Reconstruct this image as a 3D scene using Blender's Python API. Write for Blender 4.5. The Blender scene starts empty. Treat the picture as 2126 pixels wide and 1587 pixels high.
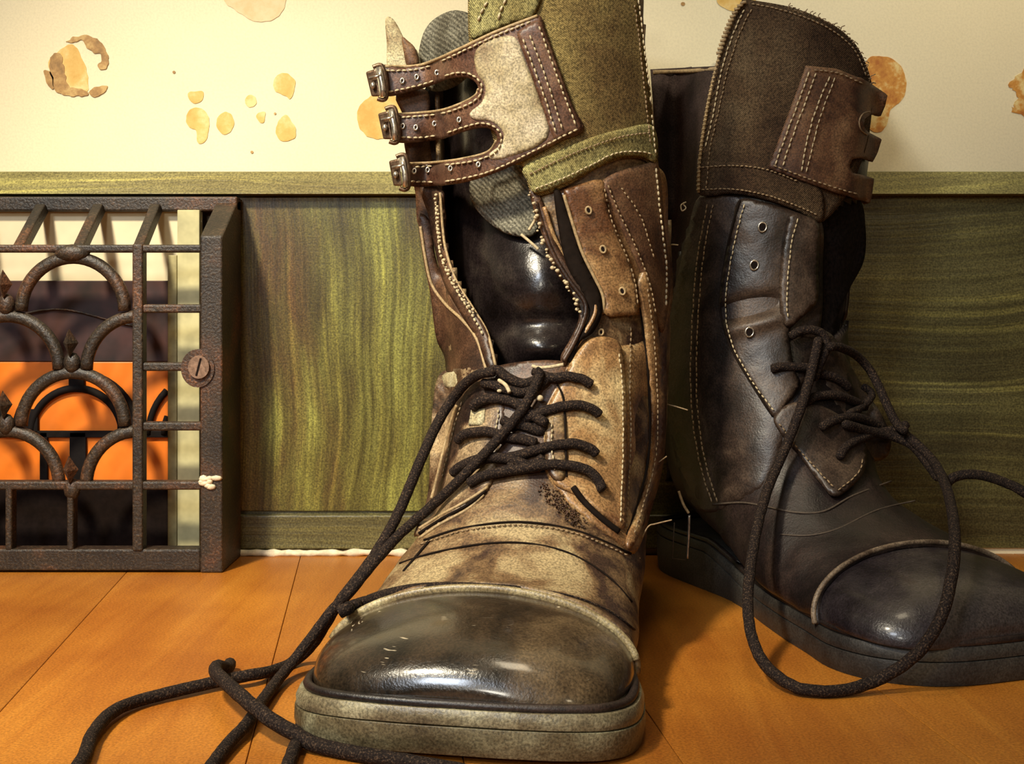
import bpy, bmesh, math, random
from mathutils import Vector, Matrix, noise
from mathutils.bvhtree import BVHTree
from mathutils.geometry import delaunay_2d_cdt
random.seed(7)
S = bpy.context.scene
COL = S.collection
# ------------------------------------------------------------ camera, world, lights, exposure
F = 2500.0; CX = 1063.0; HY = 640.0; H = 0.151; WALL = 0.74
cam_d = bpy.data.cameras.new('camera'); cam = bpy.data.objects.new('camera', cam_d); COL.objects.link(cam)
cam.location = (0, 0, H); cam.rotation_euler = (math.pi/2, 0, 0)
cam_d.sensor_fit = 'HORIZONTAL'; cam_d.sensor_width = 36.0; cam_d.lens = 36.0*F/2126.0
cam_d.shift_y = (HY-793.5)/2126.0
cam_d.clip_start = 0.02
S.camera = cam
S.view_settings.view_transform = 'Standard'; S.view_settings.look = 'None'
S.view_settings.gamma = 1.0; S.view_settings.use_curve_mapping = False
S.view_settings.exposure = 0.0
W = bpy.data.worlds.new('world'); S.world = W; W.use_nodes = True
W.node_tree.nodes['Background'].inputs[0].default_value = (1.0, 0.82, 0.55, 1)
W.node_tree.nodes['Background'].inputs[1].default_value = 0.03
def area(name, loc, target, size, power, col, sy=None):
    d = bpy.data.lights.new(name, 'AREA'); d.energy = power; d.color = col
    d.shape = 'RECTANGLE'; d.size = size; d.size_y = sy or size
    o = bpy.data.objects.new(name, d); COL.objects.link(o); o.location = loc
    v = Vector(target)-Vector(loc); o.rotation_euler = v.to_track_quat('-Z', 'Y').to_euler()
    return o
def spot(name, loc, target, power, col, angle, blend, radius):
    d = bpy.data.lights.new(name, 'SPOT'); d.energy = power; d.color = col; d.spot_size = math.radians(angle); d.spot_blend = blend; d.shadow_soft_size = radius
    o = bpy.data.objects.new(name, d); COL.objects.link(o); o.location = loc
    o.rotation_euler = (Vector(target)-Vector(loc)).to_track_quat('-Z', 'Y').to_euler(); return o
spot('pool_spot', (-0.42, 0.05, 0.80), (-0.14, 0.60, 0.12), 66.0, (1.0, 0.88, 0.66), 47, 1.0, 0.05)  # unseen spot, cone shaped to make the bright pool and dim edges
area('window_light', (-0.46, -0.36, 0.70), (-0.02, 0.6, 0.14), 0.20, 5.0, (0.80, 0.88, 1.0))
area('low_lamp', (-0.21, -0.36, 0.38), (-0.02, 0.6, 0.16), 0.10, 1.3, (1.0, 0.93, 0.78))
spot('wall_fill_spot', (0.55, 0.15, 0.80), (0.26, 0.74, 0.47), 16.0, (1.0, 0.88, 0.66), 38, 1.0, 0.05)  # unseen spot added to brighten the upper right wall
area('ceiling_lamp', (0.05, 0.42, 1.25), (0.0, 0.72, 0.1), 0.20, 2.2, (1.0, 0.84, 0.58))
area('table_lamp', (0.42, -0.28, 0.42), (0.03, 0.5, 0.1), 0.08, 0.45, (1.0, 0.80, 0.50))

# ------------------------------------------------------------ geometry helpers
def P(px, py, Y):
    return Vector(((px-CX)*Y/F, Y, H-(py-HY)*Y/F))
def PF(px, py, z=0.0):                      # point at height z seen at the pixel
    Y = F*(H-z)/(py-HY)
    return P(px, py, Y)
def PX(v):
    return (CX+F*v[0]/v[1], HY+F*(H-v[2])/v[1])
def crv(pts, n, closed=False):
    """Catmull-Rom through tuples of any dimension, n samples per span"""
    m = len(pts); out = []
    spans = m if closed else m-1
    for i in range(spans):
        if closed: a, b, c, d = pts[(i-1) % m], pts[i], pts[(i+1) % m], pts[(i+2) % m]
        else: a, b, c, d = pts[max(i-1, 0)], pts[i], pts[i+1], pts[min(i+2, m-1)]
        for k in range(n):
            t = k/n; t2 = t*t; t3 = t2*t
            out.append(tuple(0.5*((2*b[j])+(-a[j]+c[j])*t+(2*a[j]-5*b[j]+4*c[j]-d[j])*t2+(-a[j]+3*b[j]-3*c[j]+d[j])*t3) for j in range(len(b))))
    if not closed: out.append(tuple(pts[-1]))
    return out
def resample(pts, step):
    """equally spaced points on a polyline of tuples (first two coordinates measure)"""
    out = [pts[0]]; acc = 0.0
    for a, b in zip(pts, pts[1:]):
        L = math.hypot(b[0]-a[0], b[1]-a[1])
        if L == 0: continue
        t = step-acc
        while t <= L:
            k = t/L; out.append(tuple(a[j]+(b[j]-a[j])*k for j in range(len(a)))); t += step
        acc = L-(t-step)
    return out
def inpoly(x, y, poly):
    c = False; j = len(poly)-1
    for i in range(len(poly)):
        xi, yi = poly[i][0], poly[i][1]; xj, yj = poly[j][0], poly[j][1]
        if (yi > y) != (yj > y) and x < (xj-xi)*(y-yi)/(yj-yi)+xi: c = not c
        j = i
    return c
BASE = {}
def obj(name, verts, faces, mat, parent=None, smooth=True, label=None, kind=None):
    me = bpy.data.meshes.new(name)
    off = BASE.get(parent.name, Vector()) if parent else Vector()
    if parent and parent.parent: off = BASE.get(parent.parent.name, Vector())
    me.from_pydata([tuple(Vector(v)-off) for v in verts], [], faces)
    me.update()
    if smooth:
        for p in me.polygons: p.use_smooth = True
    me.materials.append(mat)
    o = bpy.data.objects.new(name, me); COL.objects.link(o)
    if parent: o.parent = parent
    if label: o['label'] = label
    if kind: o['kind'] = kind
    return o
def thing(name, label, cat, loc=(0, 0, 0), group=None):
    o = bpy.data.objects.new(name, None); COL.objects.link(o); o.location = loc; o.empty_display_size = .05
    o['label'] = label; o['category'] = cat
    if group: o['group'] = group
    BASE[o.name] = Vector(loc)
    return o
def solid(o, t, off=-1.0):
    m = o.modifiers.new('Solidify', 'SOLIDIFY'); m.thickness = t; m.offset = off; return o
def bevel(o, w, seg=2):
    m = o.modifiers.new('Bevel', 'BEVEL'); m.width = w; m.segments = seg; m.limit_method = 'ANGLE'; return o
class G:
    """collects shapes for one mesh"""
    def __init__(s): s.v = []; s.f = []
    def add(s, v, f):
        n = len(s.v); s.v += [Vector(x) for x in v]; s.f += [tuple(i+n for i in q) for q in f]; return s
    def box(s, x0, x1, y0, y1, z0, z1):
        v = [(x, y, z) for x in (x0, x1) for y in (y0, y1) for z in (z0, z1)]
        return s.add(v, [(0, 1, 3, 2), (4, 6, 7, 5), (0, 4, 5, 1), (2, 3, 7, 6), (0, 2, 6, 4), (1, 5, 7, 3)])
    def hexa(s, b, t):            # two loops of 4
        return s.add(list(b)+list(t), [(3, 2, 1, 0), (4, 5, 6, 7), (0, 1, 5, 4), (1, 2, 6, 5), (2, 3, 7, 6), (3, 0, 4, 7)])
    def tube(s, pts, r, n=8, closed=False, flat=1.0, cap=True):
        pts = [Vector(p) for p in pts]; m = len(pts); rings = []
        up = None
        for i, p in enumerate(pts):
            a = pts[(i-1) % m] if (closed or i) else p
            b = pts[(i+1) % m] if (closed or i < m-1) else p
            t = (b-a)
            if t.length < 1e-9: t = Vector((0, 0, 1))
            t.normalize()
            if up is None: up = Vector((0, -1, 0)) if abs(t.y) < .9 else Vector((0, 0, 1))
            u = up-t*up.dot(t)
            if u.length < 1e-6: u = t.orthogonal()
            u.normalize(); up = u; w = t.cross(u)
            rr = r(i/(m-1)) if callable(r) else r
            rings.append([p+u*math.cos(k*2*math.pi/n)*rr*flat+w*math.sin(k*2*math.pi/n)*rr for k in range(n)])
        v = [x for q in rings for x in q]; f = []
        for i in range(m if closed else m-1):
            a = i*n; b = ((i+1) % m)*n
            for k in range(n): f.append((a+k, a+(k+1) % n, b+(k+1) % n, b+k))
        if not closed and cap:
            f.append(tuple(range(n-1, -1, -1))); f.append(tuple((m-1)*n+k for k in range(n)))
        return s.add(v, f)
    def blob(s, c, rx, ry, rz, seg=8, rings=5, R=None):
        v = []; f = []
        for i in range(rings+1):
            a = math.pi*i/rings
            for k in range(seg):
                b = 2*math.pi*k/seg
                q = Vector((rx*math.sin(a)*math.cos(b), ry*math.sin(a)*math.sin(b), rz*math.cos(a)))
                if R: q = R @ q
                v.append(Vector(c)+q)
        for i in range(rings):
            for k in range(seg): f.append((i*seg+k, (i+1)*seg+k, (i+1)*seg+(k+1) % seg, i*seg+(k+1) % seg))
        return s.add(v, f)
    def make(s, name, mat, parent=None, **k): return obj(name, s.v, s.f, mat, parent, **k)

# ------------------------------------------------------------ materials
def newmat(name):
    m = bpy.data.materials.new(name); m.use_nodes = True
    nt = m.node_tree; b = nt.nodes['Principled BSDF']; return m, nt, b
def N(nt, t, **k):
    n = nt.nodes.new(t)
    for a, v in k.items():
        if hasattr(n, a): setattr(n, a, v)
    return n
def ramp(nt, fac, stops):
    r = nt.nodes.new('ShaderNodeValToRGB'); e = r.color_ramp.elements
    while len(e) < len(stops): e.new(0.5)
    for i, (p, c) in enumerate(stops): e[i].position = p; e[i].color = (*c, 1)
    nt.links.new(fac, r.inputs[0]); return r.outputs[0]
def mixc(nt, fac, a, b, mode='MIX'):
    m = nt.nodes.new('ShaderNodeMix'); m.data_type = 'RGBA'; m.blend_type = mode
    for i, x in ((0, fac), (6, a), (7, b)):
        if hasattr(x, 'links'): nt.links.new(x, m.inputs[i])
        elif i == 0: m.inputs[0].default_value = x
        else: m.inputs[i].default_value = (*x, 1)
    return m.outputs[2]
def noise_t(nt, scale, detail=3, rough=.55, vec=None, dist=0):
    n = nt.nodes.new('ShaderNodeTexNoise'); n.inputs['Scale'].default_value = scale
    n.inputs['Detail'].default_value = detail; n.inputs['Roughness'].default_value = rough
    n.inputs['Distortion'].default_value = dist
    if vec is not None: nt.links.new(vec, n.inputs['Vector'])
    return n.outputs['Fac']
def mapping(nt, scale=(1, 1, 1), rot=(0, 0, 0), coord='Object', loc=(0, 0, 0)):
    t = nt.nodes.new('ShaderNodeTexCoord'); m = nt.nodes.new('ShaderNodeMapping')
    m.inputs['Scale'].default_value = scale; m.inputs['Rotation'].default_value = rot; m.inputs['Location'].default_value = loc
    nt.links.new(t.outputs[coord], m.inputs['Vector']); return m.outputs[0]
def bump(nt, b, h, strength, dist=.001, prev=None):
    n = nt.nodes.new('ShaderNodeBump'); n.inputs['Strength'].default_value = strength; n.inputs['Distance'].default_value = dist
    nt.links.new(h, n.inputs['Height'])
    if prev is not None: nt.links.new(prev, n.inputs['Normal'])
    nt.links.new(n.outputs[0], b.inputs['Normal']); return n.outputs[0]
def leather(name, dark, mid, light, rough=.45, scale=28, grain=.35, coat=0, spec=.5, wr=.25, stops=(.36, .5, .66), speck=.5):
    m, nt, b = newmat(name); v = mapping(nt)
    n1 = noise_t(nt, scale, 5, .62, v, .4)
    c = ramp(nt, n1, [(stops[0], dark), (stops[1], mid), (stops[2], light)])
    n2 = noise_t(nt, 1100, 2, .6, v)
    sp = ramp(nt, n2, [(.33, (1-speck,)*3), (.52, (1, 1, 1)), (.70, (1+speck*.9,)*3)])
    c = mixc(nt, 1.0, c, sp, 'MULTIPLY'); nt.links.new(c, b.inputs['Base Color'])
    n3 = noise_t(nt, 120, 4, .6, v)
    k = bump(nt, b, n3, wr, .0012)
    k = bump(nt, b, n2, grain, .0004, k)
    r = nt.nodes.new('ShaderNodeMapRange'); r.inputs['To Min'].default_value = max(.05, rough-.14); r.inputs['To Max'].default_value = rough+.2
    nt.links.new(n1, r.inputs[0]); nt.links.new(r.outputs[0], b.inputs['Roughness'])
    b.inputs['Specular IOR Level'].default_value = spec
    b.inputs['Coat Weight'].default_value = coat; b.inputs['Coat Roughness'].default_value = .12
    return m
def plain(name, col, rough=.6, metal=0, var=.25, scale=300, bmp=.2, spec=.5):
    m, nt, b = newmat(name); v = mapping(nt); n = noise_t(nt, scale, 3, .6, v)
    c = ramp(nt, n, [(.3, tuple(x*(1-var) for x in col)), (.7, tuple(min(1, x*(1+var)) for x in col))])
    nt.links.new(c, b.inputs['Base Color']); b.inputs['Roughness'].default_value = rough
    b.inputs['Metallic'].default_value = metal; b.inputs['Specular IOR Level'].default_value = spec
    if bmp: bump(nt, b, n, bmp, .0005)
    return m
M = {}
M['vamp'] = leather('worn_vamp_leather', (.045, .022, .014), (.17, .10, .046), (.36, .27, .14), .40, 34, stops=(.40, .50, .63))
M['upper'] = leather('dark_brown_leather', (.022, .010, .006), (.075, .035, .018), (.17, .085, .04), .45, 30)
M['tan'] = leather('worn_tan_leather', (.11, .045, .018), (.33, .185, .075), (.66, .50, .25), .36, 24, spec=.6)
M['flap'] = leather('russet_leather', (.05, .02, .010), (.12, .055, .024), (.20, .11, .05), .6, 40)
M['strap'] = leather('scuffed_strap_leather', (.045, .017, .010), (.10, .045, .025), (.19, .10, .055), .42, 40)
M['black'] = leather('black_glossy_leather', (.006, .004, .004), (.012, .008, .008), (.03, .022, .018), .26, 40, .25, .3, wr=.12)
M['cap'] = leather('polished_toe_leather', (.010, .007, .004), (.040, .024, .012), (.15, .10, .05), .27, 26, .22, .6, wr=.22, stops=(.38, .55, .78))
M['bdark'] = leather('near_black_leather', (.005, .003, .003), (.013, .007, .006), (.035, .02, .015), .42, 26)  # darkened for boot A's shade on boot B; also used for the rands
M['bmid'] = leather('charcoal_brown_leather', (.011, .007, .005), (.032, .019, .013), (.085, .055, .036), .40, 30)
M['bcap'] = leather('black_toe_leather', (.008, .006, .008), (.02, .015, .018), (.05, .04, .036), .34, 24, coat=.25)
M['dimthread'] = plain('dim_seam_thread', (.06, .042, .028), .7, var=.4, scale=900)
M['lining'] = plain('dark_lining', (.010, .006, .005), .9, spec=.1)
M['thread'] = plain('cream_thread', (.50, .41, .25), .7, var=.3, scale=900)
M['dthread'] = plain('brown_thread', (.25, .17, .09), .7, var=.4, scale=900)
M['metal'] = plain('worn_nickel', (.55, .50, .42), .28, .9, .4, 500, .15)
M['brass'] = plain('aged_buckle_metal', (.16, .10, .06), .38, .8, .5, 500, .25)
def lacemat():
    m, nt, b = newmat('waxed_lace'); v = mapping(nt)
    n = noise_t(nt, 1300, 2, .6, v)
    c = ramp(nt, n, [(.36, (.006, .003, .003)), (.55, (.018, .011, .008)), (.72, (.10, .062, .038))])
    nt.links.new(c, b.inputs['Base Color']); b.inputs['Roughness'].default_value = .8; b.inputs['Specular IOR Level'].default_value = .2
    bump(nt, b, n, .8, .0008); return m
M['lace'] = lacemat()
def canvas(name, dark, mid, light, rot=.9, sc=420, patch=18):
    m, nt, b = newmat(name)
    v = mapping(nt, (1, 1, 1), (0, rot, 0))
    w = nt.nodes.new('ShaderNodeTexWave'); w.inputs['Scale'].default_value = sc; w.inputs['Distortion'].default_value = 2.5
    w.inputs['Detail'].default_value = 2; w.inputs['Detail Scale'].default_value = 3; w.bands_direction = 'X'
    nt.links.new(v, w.inputs[0])
    v2 = mapping(nt); n = noise_t(nt, patch, 4, .6, v2)
    c = ramp(nt, n, [(.36, dark), (.52, mid), (.68, light)])
    n2 = noise_t(nt, 1000, 2, .6, v2)
    s = ramp(nt, n2, [(.34, (.42,)*3), (.52, (1, 1, 1)), (.68, (1.5,)*3)])
    c = mixc(nt, 1.0, c, s, 'MULTIPLY')
    s2 = ramp(nt, w.outputs['Fac'], [(.1, (.62,)*3), (.7, (1.1,)*3)])
    c = mixc(nt, 1.0, c, s2, 'MULTIPLY')
    nt.links.new(c, b.inputs['Base Color']); b.inputs['Roughness'].default_value = .85; b.inputs['Specular IOR Level'].default_value = .2
    k = bump(nt, b, w.outputs['Fac'], .5, .0006); bump(nt, b, n2, .5, .0004, k)
    return m
M['canvas'] = canvas('olive_canvas', (.15, .095, .034), (.27, .20, .070), (.38, .31, .12))
M['band'] = canvas('pale_olive_canvas', (.20, .15, .05), (.33, .30, .12), (.48, .45, .22), .6)
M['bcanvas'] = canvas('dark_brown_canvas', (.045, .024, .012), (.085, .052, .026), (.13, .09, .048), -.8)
M['knit'] = canvas('ribbed_grey_knit', (.05, .045, .035), (.11, .10, .07), (.22, .21, .16), .75, 170)
M['fuzz'] = plain('black_fleece', (.010, .007, .006), .95, var=.8, scale=500, bmp=.9, spec=.1)
M['pale'] = leather('bleached_leather', (.22, .15, .07), (.42, .36, .20), (.6, .56, .38), .7, 60)
M['patchpale'] = leather('pale_scuffed_suede', (.16, .10, .05), (.38, .31, .17), (.58, .50, .35), .6, 30, stops=(.3, .45, .62))

M['scuff'] = leather('scuffed_brown_leather', (.018, .009, .006), (.085, .045, .024), (.42, .30, .16), .40, 48, stops=(.40, .50, .70))
def scratches(m):
    nt = m.node_tree; b = nt.nodes['Principled BSDF']; src = b.inputs['Base Color'].links[0].from_socket
    v = mapping(nt, (160, 160, 1500)); n = noise_t(nt, 1.0, 1, .5, v); v2 = mapping(nt); k = noise_t(nt, 38, 2, .5, v2)
    a = ramp(nt, n, [(.66, (0, 0, 0)), (.72, (1, 1, 1))]); c = ramp(nt, k, [(.56, (0, 0, 0)), (.64, (1, 1, 1))])
    x = mixc(nt, 1.0, a, c, 'MULTIPLY'); nt.links.new(mixc(nt, x, src, (.62, .52, .36)), b.inputs['Base Color'])
scratches(M['cap'])
M['bback'] = leather('matt_dark_back_leather', (.022, .013, .011), (.040, .025, .022), (.065, .043, .038), .75, 30, spec=.25)
M['dthread2'] = leather('dull_tan_edge', (.05, .03, .018), (.11, .075, .048), (.2, .15, .10), .5, 60)
# ------------------------------------------------------------ the setting
def wallmat():
    m, nt, b = newmat('cream_wall_paint'); v = mapping(nt)
    n = noise_t(nt, 5, 4, .6, v)
    c = ramp(nt, n, [(.3, (.80, .70, .44)), (.7, (.86, .77, .52))])
    n2 = noise_t(nt, 700, 2, .6, v)
    s = ramp(nt, n2, [(.3, (.93,)*3), (.6, (1.02,)*3)])
    c = mixc(nt, 1.0, c, s, 'MULTIPLY')
    nt.links.new(c, b.inputs['Base Color']); b.inputs['Roughness'].default_value = .7
    bump(nt, b, n2, .15, .0005); return m
M['wall'] = wallmat()
def mp3(nt, vec, sc):
    m = nt.nodes.new('ShaderNodeMapping'); m.inputs['Scale'].default_value = sc; nt.links.new(vec, m.inputs['Vector']); return m.outputs[0]
def greenmat(name, vertical, mul=.85):
    m, nt, b = newmat(name)
    # brush strokes: noise stretched along the stroke, bent by a slow wave
    t = nt.nodes.new('ShaderNodeTexCoord')
    warp = nt.nodes.new('ShaderNodeTexNoise'); warp.inputs['Scale'].default_value = 7.0; warp.inputs['Detail'].default_value = 1
    nt.links.new(t.outputs['Object'], warp.inputs['Vector'])
    mx = nt.nodes.new('ShaderNodeVectorMath'); mx.operation = 'MULTIPLY_ADD'
    nt.links.new(warp.outputs['Color'], mx.inputs[0])
    mx.inputs[1].default_value = (.035, 0, .02) if vertical else (.02, 0, .035)
    nt.links.new(t.outputs['Object'], mx.inputs[2])
    mp = nt.nodes.new('ShaderNodeMapping'); nt.links.new(mx.outputs[0], mp.inputs['Vector'])
    mp.inputs['Scale'].default_value = (330, 1, 6) if vertical else (4, 1, 300)
    n = noise_t(nt, 1.0, 5, .7, mp.outputs[0])
    mp2 = nt.nodes.new('ShaderNodeMapping'); nt.links.new(mx.outputs[0], mp2.inputs['Vector'])
    mp2.inputs['Scale'].default_value = (34, 1, 9) if vertical else (4, 1, 26)
    n2 = noise_t(nt, 1.0, 3, .6, mp2.outputs[0])
    if vertical:
        base = ramp(nt, n2, [(.30, (.07, .05, .012)), (.5, (.16, .145, .030)), (.68, (.27, .27, .06))])
        st = ramp(nt, n, [(.30, (.50, .48, .40)), (.52, (1, 1, 1)), (.68, (1.7, 1.7, 1.5)), (.8, (2.8, 2.8, 2.4))])
    else:
        base = ramp(nt, n2, [(.32, (.085, .070, .025)), (.5, (.125, .11, .036)), (.70, (.24, .215, .075))])
        st = ramp(nt, n, [(.32, (.72, .70, .66)), (.52, (1, 1, 1)), (.66, (1.35, 1.35, 1.2)), (.8, (2.2, 2.1, 1.6))])
    c = mixc(nt, 1.0, base, st, 'MULTIPLY')
    if vertical:      # brown mixed in towards the grille, painting the shade there into the colour
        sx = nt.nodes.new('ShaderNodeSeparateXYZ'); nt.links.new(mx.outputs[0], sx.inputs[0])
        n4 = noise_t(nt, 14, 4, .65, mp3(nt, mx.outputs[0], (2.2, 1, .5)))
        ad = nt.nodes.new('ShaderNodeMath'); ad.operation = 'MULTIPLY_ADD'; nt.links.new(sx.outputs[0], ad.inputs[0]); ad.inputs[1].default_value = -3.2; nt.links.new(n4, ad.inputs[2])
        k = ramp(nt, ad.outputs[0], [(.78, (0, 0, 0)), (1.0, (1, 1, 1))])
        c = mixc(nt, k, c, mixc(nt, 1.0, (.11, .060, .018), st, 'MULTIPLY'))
    else:
        n4 = noise_t(nt, 1.0, 3, .6, mp3(nt, mx.outputs[0], (1.6, 1, 120)))
        k = ramp(nt, n4, [(.60, (1, 1, 1)), (.68, (2.1, 2.1, 1.7))]); c = mixc(nt, 1.0, c, k, 'MULTIPLY')
    g = noise_t(nt, 900, 2, .6, t.outputs['Object'])
    s = ramp(nt, g, [(.35, (.55,)*3), (.52, (1, 1, 1)), (.68, (1.45,)*3)])
    c = mixc(nt, 1.0, c, s, 'MULTIPLY')
    c = mixc(nt, 1.0, c, (mul, mul, mul*1.05), 'MULTIPLY')
    nt.links.new(c, b.inputs['Base Color']); b.inputs['Roughness'].default_value = .38
    b.inputs['Specular IOR Level'].default_value = .5
    k = bump(nt, b, n, .5, .0008); bump(nt, b, g, .2, .0003, k)
    return m
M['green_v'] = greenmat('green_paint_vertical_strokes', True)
M['green_rail'] = greenmat('lightened_green_rail', False, 1.9)  # green brightened to carry the overhead light on the sloping rail
M['green_h'] = greenmat('green_paint_level_strokes', False)
def floormat():
    m, nt, b = newmat('orange_stained_pine')
    v = mapping(nt, (60, 5, 1), (0, 0, -.12)); n = noise_t(nt, 1.0, 5, .65, v, .8)
    v2 = mapping(nt); n2 = noise_t(nt, 9, 3, .5, v2)
    c = ramp(nt, n, [(.25, (.35, .115, .014)), (.5, (.42, .152, .019)), (.75, (.48, .190, .027))])
    s = ramp(nt, n2, [(.34, (.74, .66, .6)), (.66, (1.12, 1.2, 1.15))]); c = mixc(nt, 1.0, c, s, 'MULTIPLY')
    n3 = noise_t(nt, 1000, 2, .6, v2); s = ramp(nt, n3, [(.35, (.72,)*3), (.52, (1, 1, 1)), (.68, (1.22,)*3)]); c = mixc(nt, 1.0, c, s, 'MULTIPLY')
    oi = nt.nodes.new('ShaderNodeObjectInfo'); s = ramp(nt, oi.outputs['Random'], [(0, (.88, .85, .84)), (1, (1.08, 1.05, 1.0))]); c = mixc(nt, 1.0, c, s, 'MULTIPLY')
    nt.links.new(c, b.inputs['Base Color']); b.inputs['Roughness'].default_value = .42; b.inputs['Specular IOR Level'].default_value = .35
    k = bump(nt, b, n, .15, .0006); bump(nt, b, n3, .15, .0003, k); return m
M['floor'] = floormat()
M['sub'] = plain('dark_subfloor', (.05, .018, .006), .9)
o = G().box(-1.5, 1.5, -1.2, WALL+.03, -.03, -.011).make('floor', M['sub'], smooth=False); o['kind'] = 'structure'
FL = o
edges = [-1.20+.0975*i for i in range(-3, 10)]
edges = [-.137-.0975*i for i in range(14, 0, -1)]+[-.137, -.040, .0325, .105]+[.105+.0975*i for i in range(1, 15)]
for a, b_ in zip(edges, edges[1:]):
    g = .00015; k = .121; y0, y1 = -1.2, WALL+.02
    q = lambda u, y, z: (u-k*y, y, z)
    gg = G().hexa([q(a+g, y0, -.010), q(b_-g, y0, -.010), q(b_-g, y1, -.010), q(a+g, y1, -.010)],
                  [q(a+g, y0, 0), q(b_-g, y0, 0), q(b_-g, y1, 0), q(a+g, y1, 0)])
    o = gg.make('floorboard', M['floor'], FL, smooth=False); bevel(o, .0003, 2)
ZG = H+(HY-357)*WALL/F           # top of the green board
o = G().box(-1.5, 1.5, WALL, WALL+.03, -.03, 1.5).make('wall_back', M['wall'], smooth=False); o['kind'] = 'structure'
WB = o
# green skirting board: plain board, a recessed left panel with vertical strokes, rails around it
o = G().box(-1.5, 1.5, WALL-.002, WALL+.001, 0.004, ZG-.0008).make('baseboard_back', M['green_h'], smooth=False); o['kind'] = 'structure'
BB = o
X = lambda px, Y=WALL: (px-CX)*Y/F
Z = lambda py, Y=WALL: H-(py-HY)*Y/F
x0, x1, za, zb_ = -1.5, 1.5, Z(407), ZG
G_ = G().hexa([(x0, WALL-.013, za), (x1, WALL-.013, za), (x1, WALL-.001, za), (x0, WALL-.001, za)], [(x0, WALL-.002, zb_), (x1, WALL-.002, zb_), (x1, WALL-.001, zb_), (x0, WALL-.001, zb_)])
o = G_.make('top_rail', M['green_rail'], BB, smooth=False, label='sloping top of the board, its green lightened for the light it catches'); bevel(o, .0010, 3)
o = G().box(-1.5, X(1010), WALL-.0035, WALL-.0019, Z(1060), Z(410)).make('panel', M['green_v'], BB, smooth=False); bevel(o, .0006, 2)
o = G().box(-1.5, X(1500), WALL-.0065, WALL-.0019, .004, Z(1066)).make('bottom_rail', M['green_h'], BB, smooth=False); bevel(o, .0012, 3)
# ragged line of plaster along the floor
g = G(); pts = []
for i in range(120):
    x = X(440)+i*.0022
    pts.append((x, WALL-.0068, .0018+.0012*noise.noise(Vector((x*60, 0, 3)))))
M['plaster'] = plain('chipped_white_plaster', (.70, .60, .42), .8, var=.3, scale=200, bmp=.6)
for i in range(len(pts)-1): pass
g.tube(pts, lambda t: .0022+.0016*noise.noise(Vector((t*37, 1, 5))), 6)
g.make('plaster_bead', M['plaster'], BB)
# stains and peeled spots on the cream wall
def stainmat(name, a, b_, c_, sc=60):
    m, nt, b = newmat(name); v = mapping(nt); n = noise_t(nt, sc, 4, .65, v)
    c = ramp(nt, n, [(.36, a), (.5, b_), (.62, c_)]); nt.links.new(c, b.inputs['Base Color'])
    b.inputs['Roughness'].default_value = .6; bump(nt, b, n, .3, .0006); return m
M['st1'] = stainmat('ochre_stain', (.62, .36, .07), (.72, .46, .12), (.80, .60, .25))
M['st2'] = stainmat('orange_stain', (.42, .13, .012), (.62, .28, .04), (.80, .62, .25), 90)
M['st3'] = stainmat('brown_peeled_edge', (.26, .14, .035), (.40, .22, .06), (.55, .36, .12), 120)
M['st4'] = stainmat('pale_peach_stain', (.74, .50, .24), (.80, .58, .32), (.80, .62, .36))
def blot(pts, mat, name='stain', rag=2.0, seed=0, lift=.0004, lab=None):
    c = crv(pts, 8, True); c = [(x+rag*noise.noise(Vector((x*.09, y*.09, seed))), y+rag*noise.noise(Vector((x*.09, y*.09, seed+9)))) for x, y in c]
    r = delaunay_2d_cdt([Vector(q) for q in c], [], [list(range(len(c)))], 1, 1e-4)
    Y = WALL-lift
    v = [P(q[0], q[1], Y) for q in r[0]]; f = [tuple(q) for q in r[2]]
    o = obj(name, v, f, mat, WB, smooth=False, label=lab); solid(o, lift*.9, 1.0); return o
def circ(x, y, rx, ry, n=9, ph=0, w=.08, seed=0):
    rr = random.Random(seed); return [(x+rx*(1+rr.uniform(-w, w))*math.cos(ph+i*2*math.pi/n), y+ry*(1+rr.uniform(-w, w))*math.sin(ph+i*2*math.pi/n)) for i in range(n)]
blot([(100, 130), (130, 100), (150, 92), (165, 110), (178, 140), (184, 170), (180, 190), (150, 185), (118, 170)], M['st1'], lift=.0003, seed=1)
blot([(104, 118), (125, 112), (135, 150), (142, 178), (165, 184), (182, 192), (170, 200), (135, 197), (112, 185), (104, 150)], M['st3'], 'peeled_paint', 4, 2, .0007)
blot([(136, 86), (165, 73), (195, 78), (218, 98), (224, 130), (216, 145), (204, 138), (211, 118), (196, 108), (178, 98), (172, 84), (150, 88)], M['st3'], 'peeled_paint', 4, 3, .0007)
blot([(91, 150), (100, 148), (110, 160), (109, 185), (100, 178)], M['st3'], 'peeled_paint', 3, 4, .0007)
blot([(184, 192), (200, 180), (222, 178), (220, 188), (200, 201), (190, 199)], M['st3'], 'peeled_paint', 3, 5, .0007)
blot([(457, -12), (475, 12), (500, 28), (525, 43), (555, 44), (580, 32), (594, 0), (590, -50), (550, -85), (490, -80), (455, -50)], M['st4'], seed=6)
blot([(392, 192), (420, 190), (421, 203), (406, 216), (392, 204)], M['st1'], seed=7)
blot([(387, 240), (400, 226), (420, 226), (434, 245), (432, 275), (424, 296), (410, 295), (407, 272), (390, 262)], M['st1'], seed=8)
blot(circ(467, 256, 18, 23, seed=2), M['st1'], seed=9)
blot(circ(521, 210, 12, 13, seed=3), M['st1'], rag=3, seed=10)
blot([(536, 235), (550, 233), (548, 252), (540, 255), (532, 244)], M['st1'], seed=11)
blot([(567, 170), (580, 153), (600, 154), (613, 170), (605, 202), (595, 201), (572, 188)], M['st1'], seed=12)
blot([(592, 238), (605, 250), (614, 270), (610, 288), (592, 293), (576, 286), (573, 265), (580, 250)], M['st1'], seed=13)
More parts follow.
